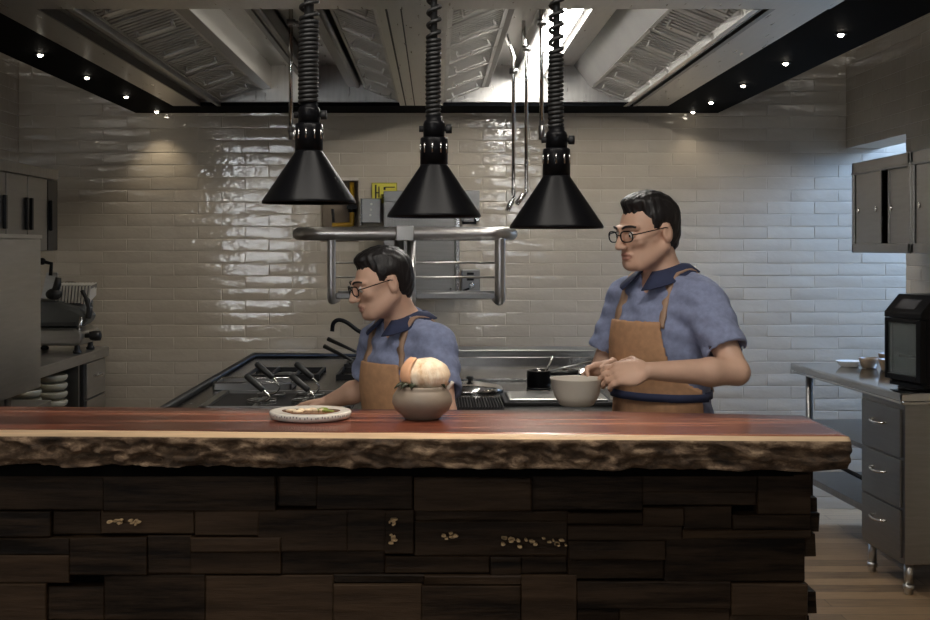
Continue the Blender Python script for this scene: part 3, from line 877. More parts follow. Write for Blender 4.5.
# pasta baskets hung in the basin
def basket(label, x, y, dz):
    t = thing('pasta_basket', label, 'pasta basket', (x, y, SZ), 'pasta baskets with black grips in the basin')
    c = (x, y)
    m = MB()
    for h in (0.0, 0.008):
        m.tube([(x+0.058*math.cos(a), y+0.058*math.sin(a), SZ+0.004+h) for a in [2*PI*k/24 for k in range(24)]], 0.0016, 5, closed=True)
    for k in range(24):
        a = 2*PI*k/24
        m.tube([(x+0.058*math.cos(a), y+0.058*math.sin(a), SZ+0.004), (x+0.058*math.cos(a), y+0.058*math.sin(a), SZ+0.016)], 0.0012, 4)
    m.tube([(x+0.058*math.cos(a), y+0.058*math.sin(a), SZ+0.016) for a in [2*PI*k/24 for k in range(24)]], 0.003, 6, closed=True)
    obj('mesh_basket', m, STEEL_D, t)
    p0 = Vector((x, y-0.058, SZ+0.017))
    path = smoothpath([p0, p0+Vector((0.030, -0.006, 0.004+dz*0.3)), p0+Vector((0.042, -0.008, 0.020+dz*0.7)), p0+Vector((0.015, -0.006, 0.046+dz))], 7)
    obj('wire', MB().tube(path, 0.0042, 8), CHROME, t)
    g0 = p0+Vector((0.016, -0.006, 0.045+dz)); g1 = g0+Vector((-0.074, 0.012, 0.060))
    dv = (g1-g0)
    obj('grip', MB().tube([g0, g0+dv*0.05, g0+dv*0.5, g0+dv*0.93, g1], [0.010, 0.0125, 0.0138, 0.0132, 0.010], 12), RUBBER, t)
basket('black-gripped wire basket nearest the left rim of the cooking island', -0.707, 5.15, 0.0)
basket('black-gripped wire basket second from the left rim, set behind', -0.697, 5.37, 0.028)
basket('black-gripped wire basket behind the plate, in front of the rearmost one', -0.525, 5.15, 0.0)
basket('black-gripped wire basket nearest the left cook, at the back of the basin', -0.530, 5.37, 0.028)

# black frying pans at the back
def frypan(label, x, y, r, ang):
    t = thing('frying_pan', label, 'frying pan', (x, y, SZ+0.025), 'black frying pans on the burners')
    z = SZ+0.0245
    obj('pan', MB().lathe([(0.0001,0),(r*0.8,0),(r,0.042),(r+0.003,0.043),(r-0.004,0.040),(r*0.78,0.005),(0.0001,0.004)], (x,y,z), 36), BLACK, t)
    d = Vector((math.cos(ang), math.sin(ang), 0.38))
    p = Vector((x, y, z+0.036))+Vector((math.cos(ang), math.sin(ang), 0))*(r-0.004)
    obj('handle', MB().tube([p, p+d*0.07, p+d*0.19], [0.007, 0.009, 0.012], 8), RUBBER, t)
frypan('black frying pan on the rear burner with handle pointing left', -0.30, 6.85, 0.13, 2.75)
frypan('black frying pan on the burner behind the pasta baskets', -0.30, 6.3, 0.125, 2.6)

# small pot on a trivet, with ladle
X, Y = 0.452, 5.5
t = thing('trivet', 'low black wire trivet under the small black pot', 'trivet', (X, Y, SZ))
obj('ring', MB().tube([(X+0.05*math.cos(a), Y+0.05*math.sin(a), SZ+0.024) for a in [2*PI*k/24 for k in range(24)]], 0.004, 6, closed=True), BLACK, t)
for a in (0.5, 2.6, 4.7): obj('leg', MB().tube([(X+0.05*math.cos(a), Y+0.05*math.sin(a), SZ+0.024), (X+0.058*math.cos(a), Y+0.058*math.sin(a), SZ+0.004)], 0.004, 6), BLACK, t)
t = thing('saucepan', 'small black saucepan on a trivet to the left of the right cook', 'saucepan', (X, Y, SZ+0.028))
obj('pot', MB().lathe([(0.0001,0),(0.049,0),(0.052,0.003),(0.052,0.072),(0.054,0.074),(0.050,0.074),(0.048,0.005),(0.0001,0.004)], (X,Y,SZ+0.0285), 36), BLACK, t)
obj('rim', MB().tube([(X+0.052*math.cos(a), Y+0.052*math.sin(a), SZ+0.103) for a in [2*PI*k/30 for k in range(30)]], 0.0022, 6, closed=True), CHROME, t)
obj('handle', MB().tube([(X+0.052, Y, SZ+0.086), (X+0.10, Y-0.01, SZ+0.092), (X+0.17, Y-0.02, SZ+0.096)], [0.006,0.009,0.010], 8), RUBBER, t)
t = thing('ladle', 'steel ladle standing in the small black saucepan', 'ladle', (X+0.01, Y, SZ+0.04))
obj('stem', MB().tube([(X+0.005, Y, SZ+0.05), (X+0.04, Y, SZ+0.115), (X+0.062, Y, SZ+0.165)], 0.0045, 8), CHROME, t)
obj('cup', MB().lathe([(0.0001,-0.016),(0.016,-0.012),(0.024,0.004),(0.022,0.004),(0.0001,-0.012)], (X, Y, SZ+0.05), 18), CHROME, t)
X, Y = 0.66, 5.75
t = thing('mixing_bowl', 'wide steel bowl on the cooking island beside the right cook', 'bowl', (X, Y, SZ))
obj('bowl', MB().lathe([(0.0001,0.001),(0.05,0.001),(0.09,0.03),(0.108,0.075),(0.112,0.077),(0.105,0.075),(0.086,0.033),(0.05,0.006),(0.0001,0.005)], (X,Y,SZ), 40), CHROME, t)
t = thing('tongs', 'thin black-tipped tongs lying across the steel bowl', 'tongs', (X-0.05, Y, SZ+0.08))
obj('arm', MB().tube([(X-0.17, Y-0.02, SZ+0.066), (X-0.1, Y-0.02, SZ+0.085), (X+0.06, Y-0.05, SZ+0.125)], 0.0035, 6), STEEL_D, t)
obj('arm', MB().tube([(X-0.17, Y+0.0, SZ+0.066), (X-0.1, Y+0.0, SZ+0.085), (X+0.06, Y-0.03, SZ+0.125)], 0.0035, 6), STEEL_D, t)
obj('grip', MB().tube([(X+0.05, Y-0.045, SZ+0.122), (X+0.10, Y-0.045, SZ+0.125)], 0.009, 8), RUBBER, t)

# flat steel lid and black mesh mat near the front edge
t = props(obj('steel_sheet', MB().box(0.30, 0.70, 5.10, 5.38, SZ+0.016, SZ+0.026), plain('pale_steel_sheet', (0.72,0.71,0.69), 0.28, 1.0, 0.06, 5), None, bevel=0.003), 'pale flat steel sheet lying on the cooking island left of the right cook', 'steel sheet')
m = MB().box(0.28, 0.72, 5.08, 5.40, SZ+0.001, SZ+0.015)
props(obj('board', m, BLACK_M, None, bevel=0.003), 'dark board under the pale flat steel sheet', 'board')
m = MB()
for k in range(20):
    x = 0.05+k*0.0115; m.box(x, x+0.004, 4.95, 5.30, SZ+0.006, SZ+0.012)
for k in range(17):
    y = 4.95+k*0.0215; m.box(0.05, 0.2725, y, y+0.005, SZ+0.001, SZ+0.007)
props(obj('wire_rack', m, BLACK_M), 'fine black wire rack on the cooking island behind the clay pot', 'rack')
t = thing('serving_cloche', 'shallow steel cloche with black knob beside the black wire rack', 'cloche', (0.155, 5.62, SZ))
obj('dome', MB().lathe([(0.15,0.001),(0.152,0.012),(0.13,0.026),(0.04,0.040),(0.0001,0.042)], (0.155,5.62,SZ), 40), CHROME, t)
obj('knob', MB().lathe([(0.008,0.04),(0.008,0.05),(0.018,0.056),(0.014,0.064),(0.0001,0.065)], (0.155,5.62,SZ), 16), RUBBER, t)

# black gooseneck tap
t = thing('tap', 'black gooseneck tap rising behind the left cook', 'tap', (-0.33, 7.18, SZ))
p = smoothpath([(-0.30,7.18,SZ+0.03),(-0.30,7.18,1.02),(-0.42,7.18,1.055),(-0.50,7.18,1.11),(-0.548,7.18,1.125),(-0.578,7.18,1.105),(-0.585,7.18,1.06)], 7)
obj('spout', MB().tube(p, 0.0125, 10), BLACK, t)
obj('base', MB().lathe([(0.03,0.0005),(0.03,0.02),(0.02,0.03),(0.02,0.06)], (-0.30,7.18,SZ), 18), BLACK, t)
obj('lever', MB().tube([(-0.30,7.17,SZ+0.05),(-0.27,7.10,SZ+0.08)], 0.007, 8), BLACK, t)

# ------------------------------------------------------------------ tubular pot rack over the suite
RZ = 1.60; RY0, RY1 = 5.60, 6.0
rk = thing('overhead_rack', 'polished tubular steel overhead rack on a central post above the cooking island', 'overhead rack', (-0.13, 5.8, SZ))
def loop(x0, x1, y0, y1, z, r, n=8):
    pts = []
    for (cx, cy, a0) in ((x1-r, y1-r, 0), (x0+r, y1-r, 90), (x0+r, y0+r, 180), (x1-r, y0+r, 270)):
        for k in range(n+1):
            a = math.radians(a0+90*k/n); pts.append((cx+r*math.cos(a), cy+r*math.sin(a), z))
    return pts
obj('top_rail', MB().tube(loop(-0.615, 0.345, RY0, RY1, RZ, 0.12), 0.030, 18, closed=True), TUBE_STEEL, rk)
# end hoops: uprights that turn under the shelf
for sx, x in ((-1, -0.461), (1, 0.289)):
    h = MB()
    pts = smoothpath([(x, RY0+0.02, RZ-0.01), (x, RY0+0.02, RZ-0.12), (x, RY0+0.02, 1.335), (x, RY0+0.035, 1.308), (x, RY0+0.08, 1.300), (x, RY1-0.06, 1.300)], 5)
    obj('hoop', h.tube(pts, 0.0235 if sx > 0 else 0.0185, 14), TUBE_STEEL, rk)
b = MB()
for y in (RY0+0.06, RY1-0.06): b.box(-0.455, 0.285, y-0.012, y+0.012, 1.308, 1.334)
obj('shelf_bar', b, STEEL_D, rk, bevel=0.003)
for k, z in enumerate((1.470, 1.405)):
    for y in (RY0+0.025,):
        obj('rod', MB().tube([(-0.461, y, z), (0.289, y, z)], 0.0045, 8), TUBE_STEEL, rk)
for k in range(9):
    y = RY0+0.10+k*0.025
    obj('shelf_rod', MB().tube([(-0.455, y, 1.325), (0.285, y, 1.325)], 0.0035, 6), STEEL_D, rk)
pst = MB().tube([(-0.16, 5.62, SZ), (-0.16, 5.62, RZ)], 0.022, 14).tube([(-0.105, 5.63, SZ), (-0.105, 5.63, RZ)], 0.020, 14)
obj('post', pst, STEEL, rk)
obj('bracket', MB().box(-0.172, -0.094, RY0-0.035, RY0+0.05, RZ-0.032, RZ+0.034), plain('pale_bracket_steel', (0.45,0.44,0.42), 0.38, 1.0, 0.05, 8), rk, bevel=0.004)
obj('foot_plate', MB().box(-0.20, -0.065, 5.57, 5.68, SZ, SZ+0.008), STEEL, rk)

# ------------------------------------------------------------------ equipment on the back wall
W = YB
t = thing('wall_unit', 'tall flat stainless steel unit on the tiled wall behind the rack', 'wall unit', (0, W, 1.28))
obj('body', MB().box(-0.295, 0.115, W-0.17, W-0.008, 1.285, 1.80), STEEL_R, t, bevel=0.003)
obj('top_box', MB().box(-0.295, -0.075, W-0.17, W-0.008, 1.80, 1.862), STEEL_R, t, bevel=0.003)
obj('side_trim', MB().box(0.117, 0.142, W-0.175, W-0.008, 1.285, 1.80), CHROME, t, bevel=0.002)
fl_ = MB()
for k in range(11):
    x = -0.285+k*0.0195; fl_.box(x, x+0.008, W-0.178, W-0.170, 1.63, 1.76)
obj('louvre', fl_, STEEL_R, t)
for z in (1.30, 1.78): obj('screw', MB().lathe([(0.006,-0.004),(0.006,0.004)], (0.09, W-0.172, z), 10, axis='y'), CHROME, t)
t = thing('socket_box', 'small grey switch box with round knob low beside the wall unit', 'switch box', (0.21, W, 1.28))
obj('box', MB().box(0.155, 0.262, W-0.09, W-0.008, 1.282, 1.408), STEEL_D, t, bevel=0.004)
obj('switch', MB().box(0.185, 0.225, W-0.096, W-0.089, 1.378, 1.392).box(0.185, 0.225, W-0.096, W-0.089, 1.345, 1.358), BLACK, t)
obj('knob', MB().lathe([(0.016,0.0),(0.016,-0.025),(0.010,-0.028)], (0.212, W-0.089, 1.318), 16, axis='y'), CHROME, t)
obj('cable', MB().tube([(0.20,W-0.10,1.30),(0.165,W-0.10,1.285)], 0.007, 8), BLACK, t)
t = thing('wall_bracket', 'dark steel bracket plate on the tiles right of the middle lamp', 'bracket', (0.21, W, 1.67))
obj('plate', MB().box(0.150, 0.262, W-0.03, W-0.008, 1.69, 1.872), STEEL_D, t, bevel=0.003)
obj('hook', MB().tube([(0.165,W-0.03,1.70),(0.165,W-0.06,1.68),(0.235,W-0.06,1.68),(0.235,W-0.03,1.71)], 0.009, 8), BLACK, t)
obj('stud', MB().lathe([(0.012,0.0),(0.012,-0.02)], (0.245, W-0.03, 1.705), 12, axis='y'), CHROME, t)
t = thing('control_box', 'small stainless box with three buttons left of the wall unit', 'control box', (-0.365, W, 1.67))
obj('box', MB().box(-0.425, -0.315, W-0.10, W-0.008, 1.68, 1.822), STEEL_R, t, bevel=0.004)
for k in range(3):
    obj('button', MB().lathe([(0.007,0.0),(0.007,-0.006)], (-0.375+0.003*k, W-0.10, 1.725+0.032*k), 12, axis='y'), WHITE, t)
obj('side_rail', MB().box(-0.432, -0.426, W-0.10, W-0.008, 1.67, 1.822), CHROME, t)
t = thing('gas_sign', 'yellow safety sign with black pictogram on the tiled wall', 'sign', (-0.295, W, 1.85))
zs = W-0.012
obj('panel', MB().box(-0.372, -0.222, W-0.012, W-0.0085, 1.795, 1.918), SIGNY, t, bevel=0.001)
ic = MB(); y0, y1 = zs-0.002, zs+0.0005
for (x0,x1,z0,z1) in ((-0.352,-0.343,1.815,1.905),(-0.343,-0.328,1.815,1.822),(-0.332,-0.326,1.83,1.895),(-0.343,-0.333,1.855,1.862),
                      (-0.292,-0.236,1.888,1.894),(-0.302,-0.290,1.875,1.892),(-0.318,-0.300,1.842,1.849),(-0.282,-0.276,1.836,1.858),(-0.302,-0.280,1.856,1.863),(-0.308,-0.284,1.826,1.833)):
    ic.box(x0,x1,y0,y1,z0,z1)
for (x0,x1,z0,z1) in ((-0.37,-0.224,1.914,1.9165),(-0.37,-0.224,1.797,1.7995),(-0.371,-0.3685,1.797,1.916),(-0.2255,-0.223,1.797,1.916)):
    ic.box(x0,x1,y0,y1,z0,z1)
obj('pictogram', ic, BLACK_M, t)
t = thing('gas_pipe', 'yellow gas pipe with black valve in the wall recess behind the left lamp', 'pipe', (-0.50, W+0.06, 1.6))
gy = W+0.055
obj('pipe', MB().tube([(-0.492,gy,1.925),(-0.492,gy,1.69),(-0.492,gy,1.675),(-0.505,gy,1.672),(-0.60,gy,1.672),(-0.60,gy,1.585)], 0.0145, 12), YELLOW, t)
obj('valve', MB().lathe([(0.024,-0.03),(0.026,-0.02),(0.026,0.02),(0.024,0.03)], (-0.492,gy,1.775), 14).box(-0.52,-0.46,gy-0.04,gy-0.03,1.765,1.785), BLACK, t)
obj('tap_lever', MB().tube([(-0.60,gy-0.015,1.69),(-0.60,gy-0.03,1.72),(-0.605,gy-0.03,1.765)], 0.008, 8), BLACK_M, t)

# ------------------------------------------------------------------ right side table
rz = 0.055
tb = thing('work_table', 'stainless steel side table with drawer unit and undershelves along the right wall', 'work table', (2.04, 5.53, 0), None, rz)
TB = Matrix.Translation((2.04, 5.53, 0)) @ Matrix.Rotation(rz, 4, 'Z')
L = 1.44; DP = 0.62
def tl(x, y, z): return tuple(TB @ Vector((x, y, z)))
def lobj(n, mb, m, par, **k): return obj(n, mb, m, par, local=True, **k)
lobj('top', MB().box(0, DP, 0, L, 0.862, 0.90).box(0.01, DP, 0.01, L-0.01, 0.845, 0.862), plain('table_top_steel', (0.46,0.46,0.455), 0.09, 1.0, 0.06, 4), tb, bevel=0.008)
du = lobj('drawer_unit', MB().box(0.028, DP-0.03, 0.02, 0.50, 0.14, 0.845), STEEL_R, tb, bevel=0.004)
for k in range(3):
    z0 = 0.165+k*0.222
    dr = lobj('drawer', MB().box(0.016, 0.0285, 0.045, 0.475, z0, z0+0.212), STEEL_R, tb, bevel=0.003)
    hp_ = smoothpath([(0.016, 0.19, z0+0.135), (-0.007, 0.20, z0+0.132), (-0.014, 0.26, z0+0.128), (-0.007, 0.32, z0+0.132), (0.016, 0.33, z0+0.135)], 4)
    lobj('handle', MB().tube(hp_, 0.0065, 8), CHROME, dr)
for (x, y) in ((0.062, 0.06), (0.062, 0.46), (DP-0.07, 0.06), (DP-0.07, 0.46), (0.09, L-0.05), (DP-0.06, L-0.05)):
    zt = 0.14 if y < 1 else 0.846
    lobj('leg', MB().tube([(x, y, 0.04), (x, y, zt)], 0.020, 14).lathe([(0.013,0.0),(0.018,0.004),(0.018,0.02),(0.024,0.024),(0.024,0.045)], (x, y, 0.001), 14), STEEL_D if y > 1 else STEEL, tb)
lobj('undershelf', MB().box(0.05, DP-0.03, 0.50, L-0.02, 0.565, 0.59), STEEL_D, tb, bevel=0.003)
lobj('undershelf', MB().box(0.05, DP-0.03, 0.50, L-0.02, 0.265, 0.30), STEEL_D, tb, bevel=0.003)
lobj('rail', MB().tube([(0.06, 0.5, 0.42), (0.09, L-0.05, 0.42)], 0.011, 8), BLACK, tb)

# dehydrator / oven with glass door on the table
m4 = Matrix.Translation((2.065, 5.80, 0.9005)) @ Matrix.Rotation(math.radians(14), 4, 'Z')
oc = thing('countertop_oven', 'tall black countertop oven with glass front standing on the right table', 'oven', tuple(m4.translation), None, math.radians(14))
# local: front faces -X, width runs -Y
H_ = 0.425
lobj('casing', MB().box(0.03, 0.33, -0.27, -0.25, 0.03, H_-0.06).box(0.03, 0.33, -0.02, 0.0, 0.03, H_-0.06).box(0.31, 0.33, -0.25, -0.02, 0.03, H_-0.06)
     .box(0.03, 0.31, -0.25, -0.02, 0.03, 0.05).prism([(-0.0, H_-0.105), (0.0, H_-0.08), (0.075, H_), (0.33, H_), (0.33, H_-0.105)], 'y', -0.272, 0.002), BLACK, oc, bevel=0.004)
dr = lobj('door', MB().box(0.0, 0.03, -0.27, -0.235, 0.04, H_-0.107).box(0.0, 0.03, -0.018, 0.0, 0.04, H_-0.107).box(0.0, 0.03, -0.235, -0.018, 0.04, 0.065).box(0.0, 0.03, -0.235, -0.018, H_-0.125, H_-0.107), BLACK, oc, bevel=0.003)
lobj('pane', MB().box(0.010, 0.016, -0.236, -0.017, 0.064, H_-0.124), SMOKE, dr)
lobj('base', MB().box(0.02, 0.31, -0.26, -0.01, 0.012, 0.03).lathe([(0.10,0.0),(0.11,0.004),(0.10,0.012)], (0.11, -0.13, 0.0), 24), BLACK, oc, bevel=0.002)
pn = lobj('panel', MB().hexa([(0.018,-0.20,H_-0.066),(0.018,-0.06,H_-0.066),(0.055,-0.06,H_-0.025),(0.055,-0.20,H_-0.025),(0.016,-0.20,H_-0.062),(0.016,-0.06,H_-0.062),(0.053,-0.06,H_-0.021),(0.053,-0.20,H_-0.021)]), plain('grey_display', (0.07,0.07,0.075), 0.2), oc)
ty = MB()
for k in range(6):
    ty.box(0.17, 0.176, -0.075, -0.069, 0.07+k*0.038, 0.078+k*0.038)
ty.box(0.16, 0.166, -0.085, -0.08, 0.055, H_-0.13)
lobj('tray_rail', ty, CHROME, oc)
lobj('tray', MB().box(0.06, 0.29, -0.245, -0.025, 0.135, 0.140).box(0.06, 0.066, -0.245, -0.025, 0.135, 0.15), STEEL, oc)
lobj('cavity_lining', MB().box(0.296, 0.308, -0.248, -0.022, 0.052, H_-0.11), plain('pale_oven_lining', (0.32,0.33,0.33), 0.5), oc)

def tbowl(name, label, cat, x, y, r, h, m, inner):
    t = thing(name, label, cat, (x, y, 0.9005), 'dishes on the right table')
    obj('bowl', MB().lathe([(0.0001,0.001),(r*0.62,0.001),(r*0.72,0.004),(r*0.95,h*0.75),(r,h),(r*0.94,h),(r*0.88,h*0.72),(r*0.6,0.008),(0.0001,0.007)], (x,y,0.9005), 36), m, t)
    return t
t = thing('dish', 'shallow white dish on the far end of the right table', 'dish', (2.215, 6.74, 0.9005), 'dishes on the right table')
obj('dish', MB().lathe([(0.0001,0.001),(0.045,0.001),(0.05,0.004),(0.070,0.028),(0.074,0.032),(0.070,0.032),(0.046,0.009),(0.0001,0.008)], (2.215,6.74,0.9005), 40), WHITE, t)
obj('contents', MB().lathe([(0.0001,0.024),(0.03,0.023),(0.060,0.0215)][::-1], (2.215,6.74,0.9005), 24), plain('dark_relish', (0.09,0.04,0.025), 0.4, 0, 0.4, 60), t)
tbowl('small_bowl', 'small tan bowl beside the shallow white dish', 'bowl', 2.292, 6.66, 0.055, 0.055, TAN, None)
tbowl('small_bowl', 'small tan bowl on the right table close to the black oven', 'bowl', 2.348, 6.50, 0.062, 0.062, TAN, None)
tbowl('small_bowl', 'low tan bowl tucked behind the bowl close to the black oven', 'bowl', 2.415, 6.70, 0.06, 0.075, TAN, None)

# ------------------------------------------------------------------ right wall cabinets
def wallcab(label, y0, y1, open_gap):
    x0, x1, z0, z1 = 2.07, 2.405, 1.512, 1.955
    t = thing('wall_cabinet', label, 'wall cabinet', (x1, (y0+y1)/2, z0), 'steel wall cabinets on the right wall')
    b = MB().box(x0+0.03, x1, y0, y0+0.018, z0, z1).box(x0+0.03, x1, y1-0.018, y1, z0, z1).box(x0+0.03, x1, y0, y1, z0, z0+0.018).box(x0+0.03, x1, y0, y1, z1-0.018, z1).box(x1-0.015, x1, y0, y1, z0, z1)
    obj('body', b, STEEL_R, t)
    f = MB().box(x0, x0+0.03, y0, y0+0.03, z0, z1).box(x0, x0+0.03, y1-0.03, y1, z0, z1).box(x0, x0+0.032, y0, y1, z0, z0+0.045).box(x0, x0+0.032, y0, y1, z1-0.06, z1)
    f.box(x0-0.004, x0+0.01, y0, y1, z1-0.06, z1-0.048)
    obj('front_frame', f, STEEL_R, t, bevel=0.004)
    yi0, yi1 = y0+0.03, y1-0.03; w_ = (yi1-yi0)
    d1 = obj('door', MB().box(x0+0.008, x0+0.014, yi1-w_*0.53, yi1-0.012, z0+0.045, z1-0.06).box(x0+0.002, x0+0.014, yi1-w_*0.53, yi1-w_*0.53+0.022, z0+0.045, z1-0.06), STEEL_R, t)
    for fy in (yi1-0.05, yi1-w_*0.42):
        obj('finger_pull', MB().lathe([(0.010,-0.004),(0.013,-0.004),(0.013,0.003),(0.0001,0.003)], (x0+0.006, fy, (z0+z1)/2-0.015), 14, axis='x'), CHROME, d1)
    d2 = obj('door', MB().box(x0+0.020, x0+0.026, yi0, yi1-w_*0.53-open_gap, z0+0.045, z1-0.06).box(x0+0.016, x0+0.026, yi1-w_*0.53-open_gap-0.02, yi1-w_*0.53-open_gap, z0+0.045, z1-0.06), STEEL_R, t)
    obj('finger_pull', MB().lathe([(0.010,-0.004),(0.013,-0.004),(0.013,0.003),(0.0001,0.003)], (x0+0.018, yi1-w_*0.53-open_gap-0.035, (z0+z1)/2-0.015), 14, axis='x'), CHROME, d2)
wallcab('steel wall cabinet with sliding doors nearest the tiled corner, above the oven', 5.50, 6.27, 0.05)
wallcab('steel wall cabinet cut off by the right edge of the view', 4.72, 5.49, 0.02)

# ------------------------------------------------------------------ left side
# wall cabinets
def leftcab(label, y0, y1, handles, glass_end):
    x0, x1, z0, z1 = XL+0.012, -1.90, 1.52, 1.925
    t = thing('wall_cabinet', label, 'wall cabinet', (x0, (y0+y1)/2, z0), 'steel wall cabinets on the left wall')
    obj('body', MB().box(x0, x1-0.02, y0, y1, z0, z1), STEEL_D, t, bevel=0.003)
    obj('top_rail', MB().box(x1-0.02, x1+0.004, y0, y1, z1-0.05, z1), STEEL_D, t, bevel=0.002)
    ys = [y0, 5.59, 5.885, 6.19, y1]
    for a, c in zip(ys[:-1], ys[1:]):
        last = glass_end and c == y1
        d = obj('door', MB().box(x1-0.019, x1, a+0.006, c-0.006, z0+0.004, z1-0.054), BLACK if last else STEEL_R, t, bevel=0.002)
        hy = c-0.035 if c < 6 else a+0.035
        obj('handle', MB().box(x1, x1+0.016, hy-0.012, hy+0.012, z0+0.10, z0+0.25), BLACK, d, bevel=0.003)
    # second handle beside the first
leftcab('steel wall cabinet with dark end door on the left wall above the slicer', 5.46, 6.36, 2, True)

# long counter with drawers and a plate bay
LX = -1.88
lc = thing('side_counter', 'stainless steel counter with drawers along the left wall under the slicer', 'counter', (-2.05, 6.5, 0))
ZT = 0.968
obj('top', MB().box(XL+0.012, LX, 5.62, 7.28, ZT-0.055, ZT), STEEL, lc, bevel=0.005)
bd = MB().box(XL+0.02, LX-0.03, 6.86, 7.26, 0.12, ZT-0.055)
bd.box(XL+0.02, XL+0.035, 5.64, 6.86, 0.12, ZT-0.055).box(XL+0.02, LX-0.03, 5.64, 5.66, 0.12, ZT-0.055).box(XL+0.02, LX-0.03, 5.64, 6.86, 0.12, 0.14).box(XL+0.02, LX-0.03, 6.76, 6.78, 0.14, ZT-0.055).box(XL+0.02, LX-0.03, 5.66, 6.76, 0.52, 0.535)
obj('carcass', bd, STEEL_D, lc)
for k in range(3):
    z1 = ZT-0.065-k*0.20
    d = obj('drawer', MB().box(LX-0.03, LX-0.014, 6.87, 7.25, z1-0.19, z1), STEEL, lc, bevel=0.003)
    obj('handle', MB().tube(smoothpath([(LX-0.014, 7.0, z1-0.075), (LX+0.008, 7.01, z1-0.077), (LX+0.008, 7.11, z1-0.077), (LX-0.014, 7.12, z1-0.075)], 4), 0.006, 8), CHROME, d)
for (x, y) in ((XL+0.06, 5.7), (LX-0.07, 5.7), (XL+0.06, 7.2), (LX-0.07, 7.2)):
    obj('leg', MB().tube([(x, y, 0.0), (x, y, 0.12)], 0.02, 12), STEEL, lc)
# plates stacked in the bay: two stacks standing on the bay shelf
for s_, (x, y, n_) in enumerate(((-1.99, 6.52, 8), (-2.03, 6.22, 7))):
    for k in range(n_):
        z = 0.5355+k*0.0435
        pm = MB().lathe([(0.0001,0.0),(0.055,0.0),(0.068,0.004),(0.083,0.015),(0.089,0.027),(0.089,0.036),(0.085,0.042),(0.080,0.0415),(0.076,0.03),(0.055,0.012),(0.0001,0.010)], (x, y, z), 30)
        o = obj('stacked_bowl', pm, TAN if False else plain('cream_plate', (0.40,0.36,0.26), 0.4, 0, 0.08, 8) if (s_, k) == (0, 0) else bpy.data.materials['cream_plate'])
        where = 'stack of bowls nearest the left drawers' if s_ == 0 else 'stack of bowls behind the tall appliance'
        pos = 'topmost' if k == n_-1 else ('bottom' if k == 0 else None)
        if pos: lab = '%s pale bowl in the %s' % (pos, where)
        else: lab = '%s pale bowl from the top, %s' % (['','second','third','fourth','fifth','sixth','seventh','eighth','ninth','tenth','eleventh','twelfth','thirteenth'][n_-1-k], where)
        props(o, lab, 'bowl', 'pale bowls stacked in the left counter')

# near counter and the stainless appliance standing on it
nc = thing('low_counter', 'lower stainless counter under the tall appliance at the left edge', 'counter', (-1.99, 5.0, 0))
obj('top', MB().box(XL+0.012, -1.70, 4.2, 5.60, 0.82, 0.862), STEEL, nc, bevel=0.004)
obj('body', MB().box(XL+0.02, -1.74, 4.22, 5.58, 0.10, 0.82), STEEL_D, nc, bevel=0.003)
obj('plinth', MB().box(XL+0.02, -1.80, 4.24, 5.56, 0.0, 0.10), BLACK_M, nc)
ap = thing('kitchen_appliance', 'tall plain stainless steel appliance at the left edge standing on short feet', 'appliance', (-1.95, 5.0, 0.8625))
obj('housing', MB().box(-2.20, -1.70, 4.45, 5.445, 0.935, 1.575), STEEL, ap, bevel=0.006)
obj('top_cap', MB().box(-2.205, -1.695, 4.445, 5.45, 1.575, 1.592), STEEL, ap, bevel=0.003)
for (x, y) in ((-1.76, 4.6), (-1.76, 5.20), (-2.15, 4.6), (-2.15, 5.20)):
    obj('foot', MB().lathe([(0.022,0.0),(0.022,0.012),(0.014,0.016),(0.014,0.0725)], (x, y, 0.8625), 16), CHROME, ap)

# meat slicer on the side counter
sx, sy = -2.03, 6.90
sl = thing('meat_slicer', 'grey meat slicer with black knobs on the left counter', 'meat slicer', (sx, sy, ZT))
obj('base', MB().prism([(-2.22, ZT+0.045), (-1.90, ZT+0.045), (-1.885, ZT+0.075), (-1.885, ZT+0.115), (-1.93, ZT+0.135), (-2.22, ZT+0.135)], 'y', sy-0.16, sy+0.20), STEEL, sl, bevel=0.012)
for (x, y) in ((-1.925, sy-0.11), (-1.925, sy+0.15), (-2.18, sy-0.11), (-2.18, sy+0.15)):
    obj('foot', MB().lathe([(0.022,0.0005),(0.024,0.012),(0.016,0.02),(0.014,0.05)], (x, y, ZT), 14), RUBBER, sl)
# sloping motor housing / blade guard
gd = MB().prism([(-2.22, 1.105), (-1.935, 1.105), (-1.875, 1.135), (-1.872, 1.165), (-1.885, 1.185), (-1.93, 1.215), (-2.02, 1.245), (-2.22, 1.26)], 'y', sy-0.10, sy+0.10)
obj('blade_guard', gd, CAST, sl, bevel=0.03)
obj('blade', MB().lathe([(0.0001,-0.004),(0.125,-0.004),(0.13,0.0),(0.125,0.004),(0.0001,0.004)], (-2.03, sy+0.115, 1.22), 40, axis='y'), CHROME, sl)
cg = MB()
for k in range(11):
    x = -2.06+k*0.0175
    cg.hexa([(x, sy-0.06, 1.235), (x+0.009, sy-0.06, 1.235), (x+0.009, sy+0.09, 1.275), (x, sy+0.09, 1.275), (x+0.014, sy-0.075, 1.335), (x+0.023, sy-0.075, 1.335), (x+0.023, sy+0.05, 1.345), (x+0.014, sy+0.05, 1.345)])
cg.hexa([(-2.07, sy-0.045, 1.235), (-1.88, sy-0.045, 1.235), (-1.88, sy+0.095, 1.27), (-2.07, sy+0.095, 1.27), (-2.055, sy-0.065, 1.33), (-1.862, sy-0.065, 1.33), (-1.862, sy+0.06, 1.34), (-2.055, sy+0.06, 1.34)], 1)
obj('carriage', cg, [plain('ribbed_aluminium', (0.78,0.75,0.68), 0.35, 0.4, 0.05, 8), STEEL_D], sl)
